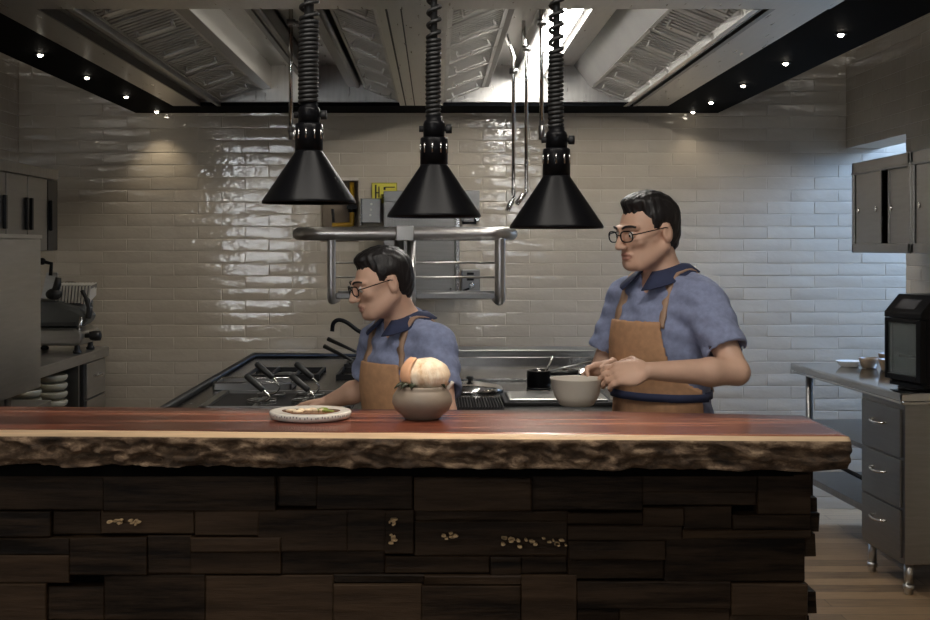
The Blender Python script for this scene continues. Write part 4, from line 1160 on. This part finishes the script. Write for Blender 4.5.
obj('front_handle', MB().tube(smoothpath([(-1.905,sy-0.09,1.305),(-1.875,sy-0.10,1.255),(-1.862,sy-0.10,1.205),(-1.870,sy-0.10,1.155)], 6), [0.011]*6+[0.015]*6+[0.017]*6+[0.015], 12), RUBBER, sl)
obj('pusher_knob', MB().tube([(-2.035,sy-0.08,1.375),(-2.04,sy-0.08,1.34),(-2.055,sy-0.08,1.29)], [0.016,0.021,0.020], 12).ball((-2.06,sy-0.08,1.285), (0.045,0.03,0.032)), RUBBER, sl)
obj('meat_clamp', MB().tube([(-2.13,sy-0.04,1.46),(-2.085,sy-0.04,1.45),(-2.09,sy-0.04,1.385)], 0.011, 10).ball((-2.135,sy-0.04,1.462), 0.020).tube([(-2.16,sy-0.04,1.44),(-2.20,sy-0.04,1.25)], 0.008, 8), BLACK, sl)
obj('side_plate', MB().prism([(-2.16,1.26),(-2.06,1.26),(-2.07,1.40),(-2.13,1.40)], 'y', sy+0.02, sy+0.03), STEEL, sl)
obj('dial_knob', MB().lathe([(0.012,0.0),(0.012,0.03),(0.024,0.034),(0.028,0.06),(0.026,0.085),(0.014,0.09)], (-1.888, sy-0.10, 1.062), 18, axis='x'), RUBBER, sl)
obj('table_lip', MB().tube([(-1.895,sy-0.14,1.165),(-1.90,sy-0.14,1.12),(-1.91,sy-0.14,1.095)], 0.011, 10), CHROME, sl)
obj('switch', MB().box(-1.884,-1.876,sy-0.02,sy+0.03,ZT+0.07,ZT+0.11), BLACK, sl)
# ------------------------------------------------------------------ people
class Field:
    """signed distance field on a rectilinear grid; blended shapes come out as ONE continuous skin"""
    def __init__(s, xs, ys, zs):
        s.x, s.y, s.z = (np.asarray(a, np.float32) for a in (xs, ys, zs))
        s.d = np.full((len(xs), len(ys), len(zs)), 0.5, np.float32)
    def _box(s, lo, hi):
        r = []
        for a, l, h in zip((s.x, s.y, s.z), lo, hi):
            r.append(slice(int(np.searchsorted(a, l)), int(np.searchsorted(a, h))))
        return tuple(r)
    def _grid(s, sl):
        return np.meshgrid(s.x[sl[0]], s.y[sl[1]], s.z[sl[2]], indexing='ij')
    def _merge(s, sl, d, k, sub):
        a = s.d[sl]
        if sub:
            h = np.clip(k-np.abs(a+d), 0, None)/max(k, 1e-6)
            s.d[sl] = np.maximum(a, -d) + h*h*k*0.25
        else:
            h = np.clip(k-np.abs(a-d), 0, None)/max(k, 1e-6)
            s.d[sl] = np.minimum(a, d) - h*h*k*0.25
    def cap(s, a, b, ra, rb, k=0.02, sub=False):
        a = np.array(a, np.float32); b = np.array(b, np.float32); R = max(ra, rb)+k+0.02
        sl = s._box(np.minimum(a, b)-R, np.maximum(a, b)+R)
        if any(q.start >= q.stop for q in sl): return
        X, Y, Z = s._grid(sl)
        v = b-a; L = float(v@v)+1e-12
        t = np.clip(((X-a[0])*v[0]+(Y-a[1])*v[1]+(Z-a[2])*v[2])/L, 0, 1)
        d = np.sqrt((X-a[0]-t*v[0])**2+(Y-a[1]-t*v[1])**2+(Z-a[2]-t*v[2])**2)-(ra+(rb-ra)*t)
        s._merge(sl, d, k, sub)
    def ell(s, c, r, k=0.02, rot=None, sub=False):
        c = np.array(c, np.float32); R = max(r)+k+0.02
        sl = s._box(c-R, c+R)
        if any(q.start >= q.stop for q in sl): return
        X, Y, Z = s._grid(sl); X = X-c[0]; Y = Y-c[1]; Z = Z-c[2]
        if rot is not None:
            M = np.array(rot.transposed(), np.float32)
            X, Y, Z = (M[i,0]*X+M[i,1]*Y+M[i,2]*Z for i in range(3))
        k0 = np.sqrt((X/r[0])**2+(Y/r[1])**2+(Z/r[2])**2)
        k1 = np.sqrt((X/r[0]**2)**2+(Y/r[1]**2)**2+(Z/r[2]**2)**2)+1e-6
        d = np.where(k1 > 1e-5, k0*(k0-1)/k1, -min(r)).astype(np.float32)
        s._merge(sl, d, k, sub)
    def mesh(s, name):
        d = s.d; nx, ny, nz = d.shape
        ins = d < 0
        c = np.zeros((nx-1, ny-1, nz-1), np.int8)
        for i in (0,1):
            for j in (0,1):
                for k in (0,1): c += ins[i:nx-1+i, j:ny-1+j, k:nz-1+k]
        act = np.argwhere((c > 0) & (c < 8))
        idx = np.full((nx-1, ny-1, nz-1), -1, np.int64)
        idx[act[:,0], act[:,1], act[:,2]] = np.arange(len(act))
        P = np.zeros((len(act), 3)); W_ = np.zeros(len(act))
        ax = (s.x.astype(float), s.y.astype(float), s.z.astype(float))
        cs = [(i,j,k) for i in (0,1) for j in (0,1) for k in (0,1)]
        for p in cs:
            for q in cs:
                if sum(q)-sum(p) != 1 or any(qq < pp for pp, qq in zip(p, q)): continue
                A = act+np.array(p); B = act+np.array(q)
                da = d[A[:,0],A[:,1],A[:,2]].astype(float); db = d[B[:,0],B[:,1],B[:,2]].astype(float)
                m = (da < 0) != (db < 0)
                t = np.where(m, da/np.where(m, da-db, 1), 0)
                for e in range(3):
                    va = ax[e][A[:,e]]; vb = ax[e][B[:,e]]
                    P[:,e] += np.where(m, va+(vb-va)*t, 0)
                W_ += m
        P /= W_[:,None]
        quads = []
        for e in range(3):
            o1, o2 = (e+1) % 3, (e+2) % 3
            sl0 = [slice(None)]*3; sl1 = [slice(None)]*3
            sl0[e] = slice(0, -1); sl1[e] = slice(1, None)
            a = ins[tuple(sl0)]; b_ = ins[tuple(sl1)]
            ch = np.argwhere(a != b_)
            ch = ch[(ch[:,o1] > 0) & (ch[:,o2] > 0)]
            ok = (ch[:,o1] < d.shape[o1]-1) & (ch[:,o2] < d.shape[o2]-1)
            ch = ch[ok]
            fl = a[ch[:,0], ch[:,1], ch[:,2]]
            def g(u, v):
                q = ch.copy(); q[:,o1] -= u; q[:,o2] -= v
                return idx[q[:,0], q[:,1], q[:,2]]
            Q = np.stack([g(1,1), g(0,1), g(0,0), g(1,0)], 1)
            Q[~fl] = Q[~fl][:, ::-1]
            quads.append(Q)
        Q = np.concatenate(quads); Q = Q[(Q >= 0).all(1)]
        me = bpy.data.meshes.new(name)
        me.vertices.add(len(P)); me.vertices.foreach_set('co', P.astype(np.float32).ravel())
        me.loops.add(len(Q)*4); me.loops.foreach_set('vertex_index', Q.astype(np.int32).ravel())
        me.polygons.add(len(Q)); me.polygons.foreach_set('loop_start', np.arange(0, len(Q)*4, 4, dtype=np.int32))
        me.polygons.foreach_set('use_smooth', np.ones(len(Q), bool))
        me.update(); me.validate()
        return me

def rng_ax(a, b, s): return np.arange(a, b+s, s)
ZAX = lambda lo, hi: np.concatenate([np.arange(lo, 0.98, 0.012), np.arange(0.98, 1.30, 0.006), np.arange(1.30, hi, 0.0036)])

def link(me, name, mats, parent):
    for m in (mats if isinstance(mats, list) else [mats]): me.materials.append(m)
    o = bpy.data.objects.new(name, me); COL.objects.link(o); o.parent = parent
    WL[o.name] = WL[parent.name]
    return o

def finger_chain(F_, p, f, n, ln, r, angs, k=0.004):
    d = Vector(f); q = Vector(p); tot = 0
    axis = Vector(f).cross(Vector(n)).normalized()
    out = [q.copy()]
    for frac, a, rr in zip((0.45, 0.31, 0.24), angs, ((r, r*0.94), (r*0.94, r*0.86), (r*0.86, r*0.72))):
        tot += a
        d = Matrix.Rotation(math.radians(tot), 3, axis) @ Vector(f)
        e = q+d*(ln*frac)
        F_.cap(q, e, rr[0], rr[1], k)
        q = e; out.append(q.copy())
    return out

def hand(F_, wrist, f, n, thumb, curl=(28, 35, 25), sc=1.0, topen=0.4):
    """f: direction of the fingers, n: palm side, thumb: side the thumb is on"""
    f = Vector(f).normalized(); n = Vector(n); n = (n-f*n.dot(f)).normalized()
    s_ = f.cross(n)
    if s_.dot(Vector(thumb)) < 0: s_ = -s_
    w_ = Vector(wrist)
    offs = (0.030, 0.010, -0.010, -0.028); lens = (0.071, 0.079, 0.073, 0.057)
    F_.ell(w_+f*0.048*sc, (0.046*sc, 0.046*sc, 0.018*sc), 0.012, Matrix((f, s_, n)).transposed())
    for o_, ln, dl in zip(offs, lens, (0.090, 0.094, 0.089, 0.080)):
        kn = w_+f*dl*sc+s_*o_*sc
        F_.cap(w_+f*0.02*sc+s_*o_*0.55*sc, kn, 0.015*sc, 0.0115*sc, 0.008)
        finger_chain(F_, kn, (f+s_*o_*1.6).normalized(), n, ln*sc, 0.0092*sc, curl)
    t0 = w_+f*0.024*sc+s_*0.026*sc+n*0.006*sc
    t1 = t0+(f*0.55+s_*0.75+n*topen).normalized()*0.040*sc
    t2 = t1+(f*0.90+s_*0.12+n*(topen+0.1)).normalized()*0.032*sc
    t3 = t2+(f*0.95-s_*0.12+n*(topen+0.1)).normalized()*0.024*sc
    F_.cap(t0, t1, 0.0155*sc, 0.0125*sc, 0.010); F_.cap(t1, t2, 0.0115*sc, 0.010*sc, 0.004); F_.cap(t2, t3, 0.010*sc, 0.0075*sc, 0.004)

def person(label, loc, facing, sc, lean, headfwd, pitch, yaw, arms, hairlen, female=False):
    """local frame: faces -Y, left hand on +X; arms are given in world coordinates"""
    root = thing('person', label, 'person', loc, None, facing)
    MW = Matrix.Translation(loc) @ Matrix.Rotation(facing, 4, 'Z')
    inv = MW.inverted()
    LV = lambda p: inv @ Vector(p)
    DV = lambda p: inv.to_3x3() @ Vector(p)
    def up(z):        # forward lean of the trunk above the hips
        return Vector((0, -lean*max(0, z-0.95*sc)**1.0, 0))
    def T(x, y, z): return Vector((x*sc, y*sc, z*sc))+up(z*sc)
    def trunk(F_, g=0.0, k=0.05):
        F_.ell(T(0, 0.015, 0.95), ((0.165+g)*sc, (0.118+g)*sc, (0.13+g)*sc), k)
        F_.ell(T(0, 0.005, 1.10), ((0.146+g)*sc, (0.108+g)*sc, (0.17+g)*sc), k)
        F_.ell(T(0, 0.0, 1.255), ((0.162+g)*sc, (0.116+g)*sc, (0.165+g)*sc), k)
        F_.cap(T(-0.145, 0.012, 1.372), T(0.145, 0.012, 1.372), (0.058+g)*sc, (0.058+g)*sc, k)
        F_.cap(T(-0.10, 0.012, 1.395), T(0.0, 0.012, 1.43), (0.042+g)*sc, (0.05+g)*sc, k)
        F_.cap(T(0.10, 0.012, 1.395), T(0.0, 0.012, 1.43), (0.042+g)*sc, (0.05+g)*sc, k)
    # head frame
    hc = T(0, -headfwd, 1.585)
    HR = Matrix.Rotation(yaw, 3, 'Z') @ Matrix.Rotation(pitch, 3, 'X')
    def H(x, y, z): return hc + HR @ (Vector((x, y, z))*sc)
    hr = lambda *r: tuple(q*sc for q in r)
    A = {}
    for side, a in arms.items():
        sgn = 1 if side == 'L' else -1
        A[side] = (T(0.165*sgn, 0.012, 1.365), LV(a['elbow']), LV(a['wrist']), a)
    lim = [p for s_ in A.values() for p in s_[:3]]
    x0 = min(-0.28, min(p.x for p in lim)-0.22); x1 = max(0.28, max(p.x for p in lim)+0.22)
    y0 = min(-0.30, min(p.y for p in lim)-0.24); y1 = 0.24
    st_ = 0.0038
    Fb = Field(rng_ax(x0, x1, st_), rng_ax(y0, y1, st_), ZAX(-0.01, 1.76*sc+0.03))
    trunk(Fb)
    for sgn in (-1, 1):       # legs and feet
        Fb.cap(T(0.085*sgn, 0.01, 0.90), (0.095*sgn*sc, 0.0, 0.49*sc), 0.085*sc, 0.056*sc, 0.03)
        Fb.cap((0.095*sgn*sc, 0.0, 0.49*sc), (0.10*sgn*sc, 0.02*sc, 0.08*sc), 0.055*sc, 0.036*sc, 0.03)
        Fb.cap((0.10*sgn*sc, 0.02*sc, 0.05*sc), (0.115*sgn*sc, -0.15*sc, 0.035*sc), 0.042*sc, 0.034*sc, 0.03)
    # neck
    Fb.cap(T(0, 0.02, 1.40), H(0, 0.028, -0.055), 0.057*sc, 0.053*sc, 0.035)
    # skull and face
    Fb.ell(H(0, 0.015, 0.035), hr(0.074, 0.094, 0.080), 0.03, HR)
    Fb.ell(H(0, -0.030, -0.020), hr(0.061, 0.064, 0.082), 0.03, HR)
    Fb.ell(H(0, -0.040, -0.070), hr(0.050, 0.050, 0.038), 0.025, HR)
    Fb.ell(H(0, -0.078, -0.092), hr(0.021, 0.018, 0.016), 0.02, HR)
    for s_ in (-1, 1):
        Fb.cap(H(0.066*s_*0.9, 0.012, -0.045), H(0.030*s_, -0.065, -0.090), 0.016*sc, 0.014*sc, 0.025)     # jaw line
        Fb.ell(H(0.041*s_, -0.072, -0.018), hr(0.020, 0.015, 0.014), 0.018, HR)                               # cheek
        Fb.cap(H(0.010*s_, -0.097, 0.026), H(0.046*s_, -0.080, 0.026), 0.0085*sc, 0.008*sc, 0.014)           # brow
        Fb.ell(H(0.031*s_, -0.096, 0.006), hr(0.017, 0.013, 0.010), 0.008, HR, True)                          # socket
        Fb.ell(H(0.031*s_, -0.0815, 0.005), hr(0.0145, 0.0135, 0.0105), 0.003, HR)                            # lids
        Fb.ell(H(0.078*s_, 0.014, -0.004), hr(0.010, 0.019, 0.031), 0.006, HR)                                # ear
        Fb.ell(H(0.088*s_, 0.009, 0.000), hr(0.006, 0.010, 0.017), 0.004, HR, True)
    Fb.cap(H(0, -0.096, 0.020), H(0, -0.118, -0.026), 0.0075*sc, 0.0115*sc, 0.010)                          # nose
    for s_ in (-1, 1): Fb.ell(H(0.012*s_, -0.106, -0.030), hr(0.0085, 0.010, 0.0075), 0.006, HR)
    Fb.cap(H(-0.018, -0.090, -0.055), H(0.018, -0.090, -0.055), 0.0065*sc, 0.0065*sc, 0.007)
    Fb.cap(H(-0.008, -0.097, -0.054), H(0.008, -0.097, -0.054), 0.0065*sc, 0.0065*sc, 0.006)                # upper lip
    Fb.cap(H(-0.011, -0.0945, -0.066), H(0.011, -0.0945, -0.066), 0.007*sc, 0.007*sc, 0.006)                 # lower lip
    Fb.cap(H(-0.022, -0.1005, -0.0600), H(0.022, -0.1005, -0.0600), 0.0022*sc, 0.0022*sc, 0.004, True)
    # arms and hands
    for side, (sh, el, wr, a) in A.items():
        Fb.cap(sh, el, 0.050*sc, 0.036*sc, 0.03)
        mid = el.lerp(wr, 0.3)
        Fb.cap(el, mid, 0.035*sc, 0.0405*sc, 0.015); Fb.cap(mid, wr, 0.0405*sc, 0.0255*sc, 0.015)
        hand(Fb, wr, DV(a['f']), DV(a['n']), DV(a['t']), a.get('curl', (28, 35, 25)), sc, a.get('topen', 0.4))
    me = Fb.mesh('body')
    # lips get their own colour
    me.materials.append(SKIN); me.materials.append(LIP)
    n = len(me.polygons); cen = np.zeros(n*3, np.float32); me.polygons.foreach_get('center', cen); cen = cen.reshape(-1, 3)
    Hi = np.array((HR.transposed()), np.float32)
    q = (cen-np.array(hc, np.float32)) @ Hi.T/sc
    lipm = ((q[:,0]/0.024)**2+((q[:,2]+0.060)/0.0125)**2 < 1) & (q[:,1] < -0.082)
    mi = np.zeros(n, np.int32); mi[lipm] = 1
    me.polygons.foreach_set('material_index', mi)
    body = bpy.data.objects.new('body', me); COL.objects.link(body); body.parent = root; WL[body.name] = Vector(loc)

    def grid_like(z0, z1, pad=0.03):
        return Field(rng_ax(x0-pad, x1+pad, 0.005), rng_ax(y0-pad, y1+pad, 0.005), np.arange(z0, z1, 0.005))
    # eyes, brows, glasses
    for s_ in (-1, 1):
        eb = MB().ball(H(0.031*s_, -0.0845, 0.0045), 0.0118*sc, 0, 16, 10)
        eb.ball(H(0.031*s_, -0.0925, 0.0035), 0.0050*sc, 1, 12, 8)
        obj('eye', eb, [EYEW, IRIS], root, local=True)
        pth = [H(0.012*s_, -0.1055, 0.027), H(0.026*s_, -0.1035, 0.0325), H(0.042*s_, -0.093, 0.0325), H(0.051*s_, -0.083, 0.027)]
        obj('eyebrow', MB().tube(smoothpath(pth, 4), 0.0036*sc, 6), HAIR, root, local=True)
    gl = MB()
    for s_ in (-1, 1):
        lp = []
        for k in range(20):
            a = 2*PI*k/20; ex = 0.024*math.copysign(abs(math.cos(a))**0.7, math.cos(a)); ez = 0.0165*math.copysign(abs(math.sin(a))**0.7, math.sin(a))
            lp.append(H(0.033*s_+ex, -0.112+0.15*abs(0.033*s_+ex)-0.002, 0.003+ez))
        gl.tube(lp, 0.0022*sc, 6, closed=True)
        gl.tube([H(0.056*s_, -0.103, 0.008), H(0.076*s_, -0.088, 0.010), H(0.083*s_, 0.005, 0.014), H(0.082*s_, 0.028, 0.006)], 0.0020*sc, 6)
    gl.tube([H(-0.010, -0.1125, 0.006), H(0, -0.115, 0.009), H(0.010, -0.1125, 0.006)], 0.0018*sc, 6)
    obj('glasses', gl, BLACK, root, local=True)
    # hair: shell over the skull, cut by a hairline
    hx = [H(sx_, sy_, sz_) for sx_ in (-.12, .12) for sy_ in (-.15, .15) for sz_ in (-.14, .17)]
    Fh = Field(rng_ax(min(p.x for p in hx), max(p.x for p in hx), 0.0036), rng_ax(min(p.y for p in hx), max(p.y for p in hx), 0.0036), rng_ax(min(p.z for p in hx), max(p.z for p in hx), 0.0036))
    Fh.ell(H(0, 0.018, 0.040), hr(0.0805, 0.101, 0.087), 0.02, HR)
    Fh.ell(H(0, -0.018, 0.100), hr(0.054, 0.056, 0.022), 0.03, HR)
    Fh.ell(H(0, 0.05, -0.02), hr(0.060, 0.056, 0.064), 0.03, HR)
    X, Y, Z = np.meshgrid(Fh.x, Fh.y, Fh.z, indexing='ij')
    P3 = np.stack([X-hc.x, Y-hc.y, Z-hc.z], -1) @ Hi.T/sc
    hxx, hyy, hzz = P3[...,0], P3[...,1], P3[...,2]
    tex = 0.0012*np.sin(hxx*260+hyy*90)*np.sin(hzz*60+hyy*120+1.0)+0.0010*np.sin(hxx*420+hzz*90)
    Fh.d += tex*sc
    front = 0.060 + 9.0*np.abs(hxx)**2 - 60*np.abs(hxx)**3 + 0.003*np.sin(hxx*150)                                                   # forehead hairline height
    line = np.where(hyy < -0.045, front, np.where(hyy < 0.0, 0.056-(hyy+0.045)/0.045*0.056*(1.0), np.where(hyy < 0.035, 0.014, -0.075*hairlen)))
    line = np.where((hyy > -0.03) & (hyy < -0.008), np.minimum(line, -0.012), line)     # sideburn
    Fh.d += 0.0075*np.clip(1-(hzz-line)/0.035, 0, 1)*sc*(hyy < 0.06)
    Fh.d = np.maximum(Fh.d, (line-hzz)*0.7*sc)
    # leave the ear free
    Fh.ell(H(0.088, 0.014, -0.006), hr(0.022, 0.022, 0.032), 0.006, HR, True); Fh.ell(H(-0.088, 0.014, -0.006), hr(0.022, 0.022, 0.032), 0.006, HR, True)
    link(Fh.mesh('hair'), 'hair', HAIR, root)

    # shirt: trunk and short sleeves
    Fs = grid_like(0.80*sc, 1.52*sc)
    trunk(Fs, 0.014, 0.05)
    X, Y, Z = np.meshgrid(Fs.x, Fs.y, Fs.z, indexing='ij')
    Fs.d = np.maximum(Fs.d, 0.86*sc-Z)
    for side, (sh, el, wr, a) in A.items():
        Fs.cap(sh, sh.lerp(el, 0.76), 0.072*sc, 0.066*sc, 0.03)
    for side, (sh, el, wr, a) in A.items():
        e = (el-sh).normalized(); cp = sh.lerp(el, 0.70)
        dist = (X-cp.x)*e.x+(Y-cp.y)*e.y+(Z-cp.z)*e.z
        near = ((X-cp.x)**2+(Y-cp.y)**2+(Z-cp.z)**2) < (0.15*sc)**2
        sgn = 1 if side == 'L' else -1
        armzone = near & (dist > 0) & (X*sgn > 0.15*sc)
        Fs.d = np.where(armzone, np.maximum(Fs.d, dist), Fs.d)
        Fs.cap(sh.lerp(el, 0.69), sh.lerp(el, 0.95), 0.056*sc, 0.056*sc, 0.004, True)   # hollow cuff
    # folds
    Fs.d += (0.0035*np.sin(Z*62+X*25+3*np.sin(Y*20))*np.sin(X*30+Z*22+1.3)+0.002*np.sin(Z*110+Y*60)).astype(np.float32)
    # neck opening
    nk = T(0, -0.01, 1.445)
    Fs.cap(T(0, 0.02, 1.40), H(0, 0.02, -0.06), 0.062*sc, 0.062*sc, 0.004, True)
    Fs.cap(T(0, -0.075, 1.43), T(0, -0.115, 1.36), 0.030*sc, 0.006*sc, 0.006, True)
    link(Fs.mesh('shirt'), 'shirt', SHIRT, root)
    # collar: two folded wings
    dk = plain('collar_navy', (0.035,0.045,0.10), 0.85, 0, 0.1, 40) if 'collar_navy' not in bpy.data.materials else bpy.data.materials['collar_navy']
    cb = MB(); nb = 26; vs = []
    for i in range(nb+1):
        a = -PI/2+0.30+(2*PI-0.60)*i/nb          # gap at the front
        cx, cy = math.cos(a), math.sin(a)
        fr = max(0, -cy)
        zc = 1.470-0.022*fr
        for (rr, dz) in ((0.064, -0.01), (0.069, 0.020-0.004*fr), (0.077, 0.019-0.004*fr), (0.110+0.036*fr, -0.006-0.036*fr)):
            vs.append(T(cx*rr, 0.012+cy*rr*1.02-0.0*fr, zc+dz))
    cb.add(vs, [(i*4+k, i*4+k+1, (i+1)*4+k+1, (i+1)*4+k) for i in range(nb) for k in range(3)], 0, True)
    co_ = obj('collar', cb, dk, root, local=True)
    m_ = co_.modifiers.new('thick', 'SOLIDIFY'); m_.thickness = 0.004

    # trousers and shoes
    Ft = Field(rng_ax(-0.26, 0.26, 0.009), rng_ax(-0.25, 0.2, 0.009), np.arange(0.03, 0.97*sc, 0.009))
    Ft.ell(T(0, 0.015, 0.93), (0.176*sc, 0.130*sc, 0.13*sc), 0.04)
    for sgn in (-1, 1):
        Ft.cap(T(0.085*sgn, 0.01, 0.90), (0.095*sgn*sc, 0.0, 0.49*sc), 0.098*sc, 0.074*sc, 0.03)
        Ft.cap((0.095*sgn*sc, 0.0, 0.49*sc), (0.10*sgn*sc, 0.02*sc, 0.09*sc), 0.073*sc, 0.064*sc, 0.03)
    Zt = np.broadcast_to(Ft.z[None,None,:], Ft.d.shape)
    Ft.d = np.maximum(Ft.d, np.maximum(0.075*sc-Zt, Zt-0.90*sc-0.03))
    link(Ft.mesh('trousers'), 'trousers', TROUSER, root)
    for sgn in (-1, 1):
        Fq = Field(rng_ax(0.10*sgn*sc-0.09, 0.12*sgn*sc+0.09, 0.006), rng_ax(-0.25, 0.12, 0.006), np.arange(-0.006, 0.14, 0.006))
        Fq.cap((0.10*sgn*sc, 0.025*sc, 0.05*sc), (0.115*sgn*sc, -0.15*sc, 0.04*sc), 0.052*sc, 0.046*sc, 0.02)
        Zq = np.broadcast_to(Fq.z[None,None,:], Fq.d.shape)
        Fq.d = np.maximum(Fq.d, np.maximum(0.001-Zq, Zq-0.088*sc))
        link(Fq.mesh('shoe'), 'shoe', BLACK_M, root)

    # apron: bib, skirt, shoulder straps, waist tie
    Fa = grid_like(0.50*sc, 1.40*sc)
    X, Y, Z = np.meshgrid(Fa.x, Fa.y, Fa.z, indexing='ij')
    trunk(Fa, 0.033, 0.06)
    Fa.cap(T(-0.10, 0.0, 0.86), T(-0.11, 0.0, 0.50), 0.115*sc, 0.115*sc, 0.06); Fa.cap(T(0.10, 0.0, 0.86), T(0.11, 0.0, 0.50), 0.115*sc, 0.115*sc, 0.06)
    outer = Fa.d.copy(); Fa_outer = outer; Fa_z = Fa.z
    Yl = Y + lean*np.maximum(0, Z-0.95*sc)
    top = 1.315*sc
    half = (0.105+0.03*np.clip((top-Z)/(0.15*sc), 0, 1)+0.075*np.clip((1.19*sc-Z)/(0.12*sc), 0, 1)**1.5)*sc
    edge = np.abs(X)-half
    edge = np.maximum(edge, Yl-0.03*sc)
    sheet = np.maximum.reduce([outer, -(outer+0.009), Yl+0.01*sc, Z-top, 0.54*sc-Z, edge*0.8])
    sheet2 = np.maximum.reduce([outer, -(outer+0.009), Z-top, 0.54*sc-Z, edge*0.8, Yl+0.01*sc])
    fold = 0.003*np.sin(X*38+1.0)*np.clip((1.10*sc-Z)*4, 0, 1)+0.0012*np.sin(Z*70+X*30)
    Fa.d = (np.minimum(sheet, sheet2)+0*fold).astype(np.float32)
    ap_ = link(Fa.mesh('apron'), 'apron', APRON, root)
    # straps follow the shirt surface from the bib over the shoulders
    def surf(x, z, front=True):
        """y of the shirt's surface at (x, z) in the local frame"""
        i = int(np.clip(np.searchsorted(Fs.x, x), 1, len(Fs.x)-2)); k = int(np.clip(np.searchsorted(Fs.z, z), 1, len(Fs.z)-2))
        col_ = np.nonzero(Fs.d[i, :, k] < 0)[0]
        if not len(col_): return None
        return float(Fs.y[col_[0] if front else col_[-1]])
    for s_ in (-1, 1):
        pts = []
        for t in range(9):
            u = t/8; x = (0.098-0.010*u)*s_*sc; z = (1.295+0.075*u)*sc
            y = surf(x, z, True)
            if y is not None: pts.append(Vector((x, y-0.003, z)))
        back = []
        for t in range(12):
            u = t/11; x = (0.086*s_*(1-u)-0.10*s_*u)*sc; z = (1.37-0.28*u)*sc
            y = surf(x, z, False)
            if y is not None: back.append(Vector((x, y+0.003, z)))
        crest = []
        ya_, yb_ = pts[-1].y, back[0].y
        for q in range(1, 10):
            y = ya_+(yb_-ya_)*q/10; x = pts[-1].x+(back[0].x-pts[-1].x)*q/10
            i = int(np.searchsorted(Fs.x, x)); j = int(np.searchsorted(Fs.y, y))
            col_ = np.nonzero(Fs.d[i, j, :] < 0)[0]
            if len(col_): crest.append(Vector((x, y, float(Fs.z[col_[-1]])+0.005)))
        path = pts+crest+back
        path = [path[0]]+[(path[i-1]+path[i]*2+path[i+1])/4 for i in range(1, len(path)-1)]+[path[-1]]
        sb = MB(); vs = []
        for i, p in enumerate(path):
            w_ = 0.016*sc
            vs += [p+Vector((-w_, 0, 0)), p+Vector((w_, 0, 0))]
        sb.add(vs, [(2*i, 2*i+1, 2*i+3, 2*i+2) for i in range(len(path)-1)], 0, True)
        so = obj('apron_strap', sb, STRAP, root, local=True)
        m_ = so.modifiers.new('thick', 'SOLIDIFY'); m_.thickness = 0.006; m_.offset = 0
    tie = []
    kz = int(np.searchsorted(Fs.z, 1.085*sc)); cc = T(0, 0.005, 1.085)
    for k in range(40):
        a = 2*PI*k/40; r_ = 0.06
        while r_ < 0.3:
            i = int(np.searchsorted(Fs.x, cc.x+r_*math.cos(a))); j = int(np.searchsorted(Fs.y, cc.y+r_*math.sin(a)))
            if min(Fs.d[i, j, kz], Fa_outer[i, j, np.searchsorted(Fa_z, 1.085*sc)] if math.sin(a) < 0.05 else 1) > 0: break
            r_ += 0.004
        tie.append(Vector((cc.x+(r_+0.005)*math.cos(a), cc.y+(r_+0.005)*math.sin(a), cc.z)))
    tb_ = MB(); vs = []
    for p in tie: vs += [p+Vector((0,0,-0.012)), p+Vector((0,0,0.012))]
    tb_.add(vs, [(2*i, 2*((i+1) % 40), 2*((i+1) % 40)+1, 2*i+1) for i in range(40)], 0, True)
    to = obj('apron_tie', tb_, dk, root, local=True)
    m_ = to.modifiers.new('thick', 'SOLIDIFY'); m_.thickness = 0.005
    return root

# right cook: three-quarter profile to the left, holding a pale bowl in both hands
BW = Vector((0.415, 3.70, 1.075))
t = thing('mixing_bowl', 'pale ceramic bowl held in the hands of the right cook', 'bowl', tuple(BW))
obj('bowl', MB().lathe([(0.0001,0.001),(0.045,0.001),(0.05,0.004),(0.066,0.03),(0.077,0.078),(0.0785,0.081),(0.074,0.080),(0.061,0.032),(0.045,0.009),(0.0001,0.008)], tuple(BW), 44), plain('pale_glazed_ceramic', (0.66,0.60,0.52), 0.35, 0, 0.06, 9), t)
person('cook on the right in blue shirt and tan apron holding a pale bowl', (0.717, 3.95, 0.0), math.radians(-56), 1.0, 0.02, 0.058, math.radians(9), math.radians(-4),
    {'L': dict(elbow=(0.880, 3.675, 1.175), wrist=(0.612, 3.615, 1.185), f=(-1.0, 0.20, -0.12), n=(0.1, 0.75, -0.6), t=(0, 0.2, 1), curl=(20, 34, 26), topen=0.35),
     'R': dict(elbow=(0.540, 4.12, 1.13), wrist=(0.565, 3.865, 1.16), f=(-0.95, -0.35, -0.05), n=(0.1, -0.8, -0.5), t=(0, 0.1, 1), curl=(20, 34, 26), topen=0.35)}, 1.0)
# left cook: shorter, profile to the left, looking down, one arm reaching to the stove
person('shorter cook on the left in blue shirt and tan apron looking down', (-0.075, 3.98, 0.0), math.radians(-52), 0.90, 0.07, 0.08, math.radians(15), math.radians(-18),
    {'L': dict(elbow=(0.03, 3.72, 1.055), wrist=(-0.15, 3.62, 0.955), f=(-0.85, 0.05, -0.5), n=(0.3, 0.8, -0.5), t=(-0.4, 0.1, 0.9), curl=(18, 26, 20)),
     'R': dict(elbow=(-0.235, 4.16, 1.075), wrist=(-0.36, 4.22, 1.02), f=(-0.95, 0.25, -0.2), n=(0.1, -0.3, -0.95), t=(-0.1, -0.95, 0.3), curl=(14, 20, 16))}, 1.0)
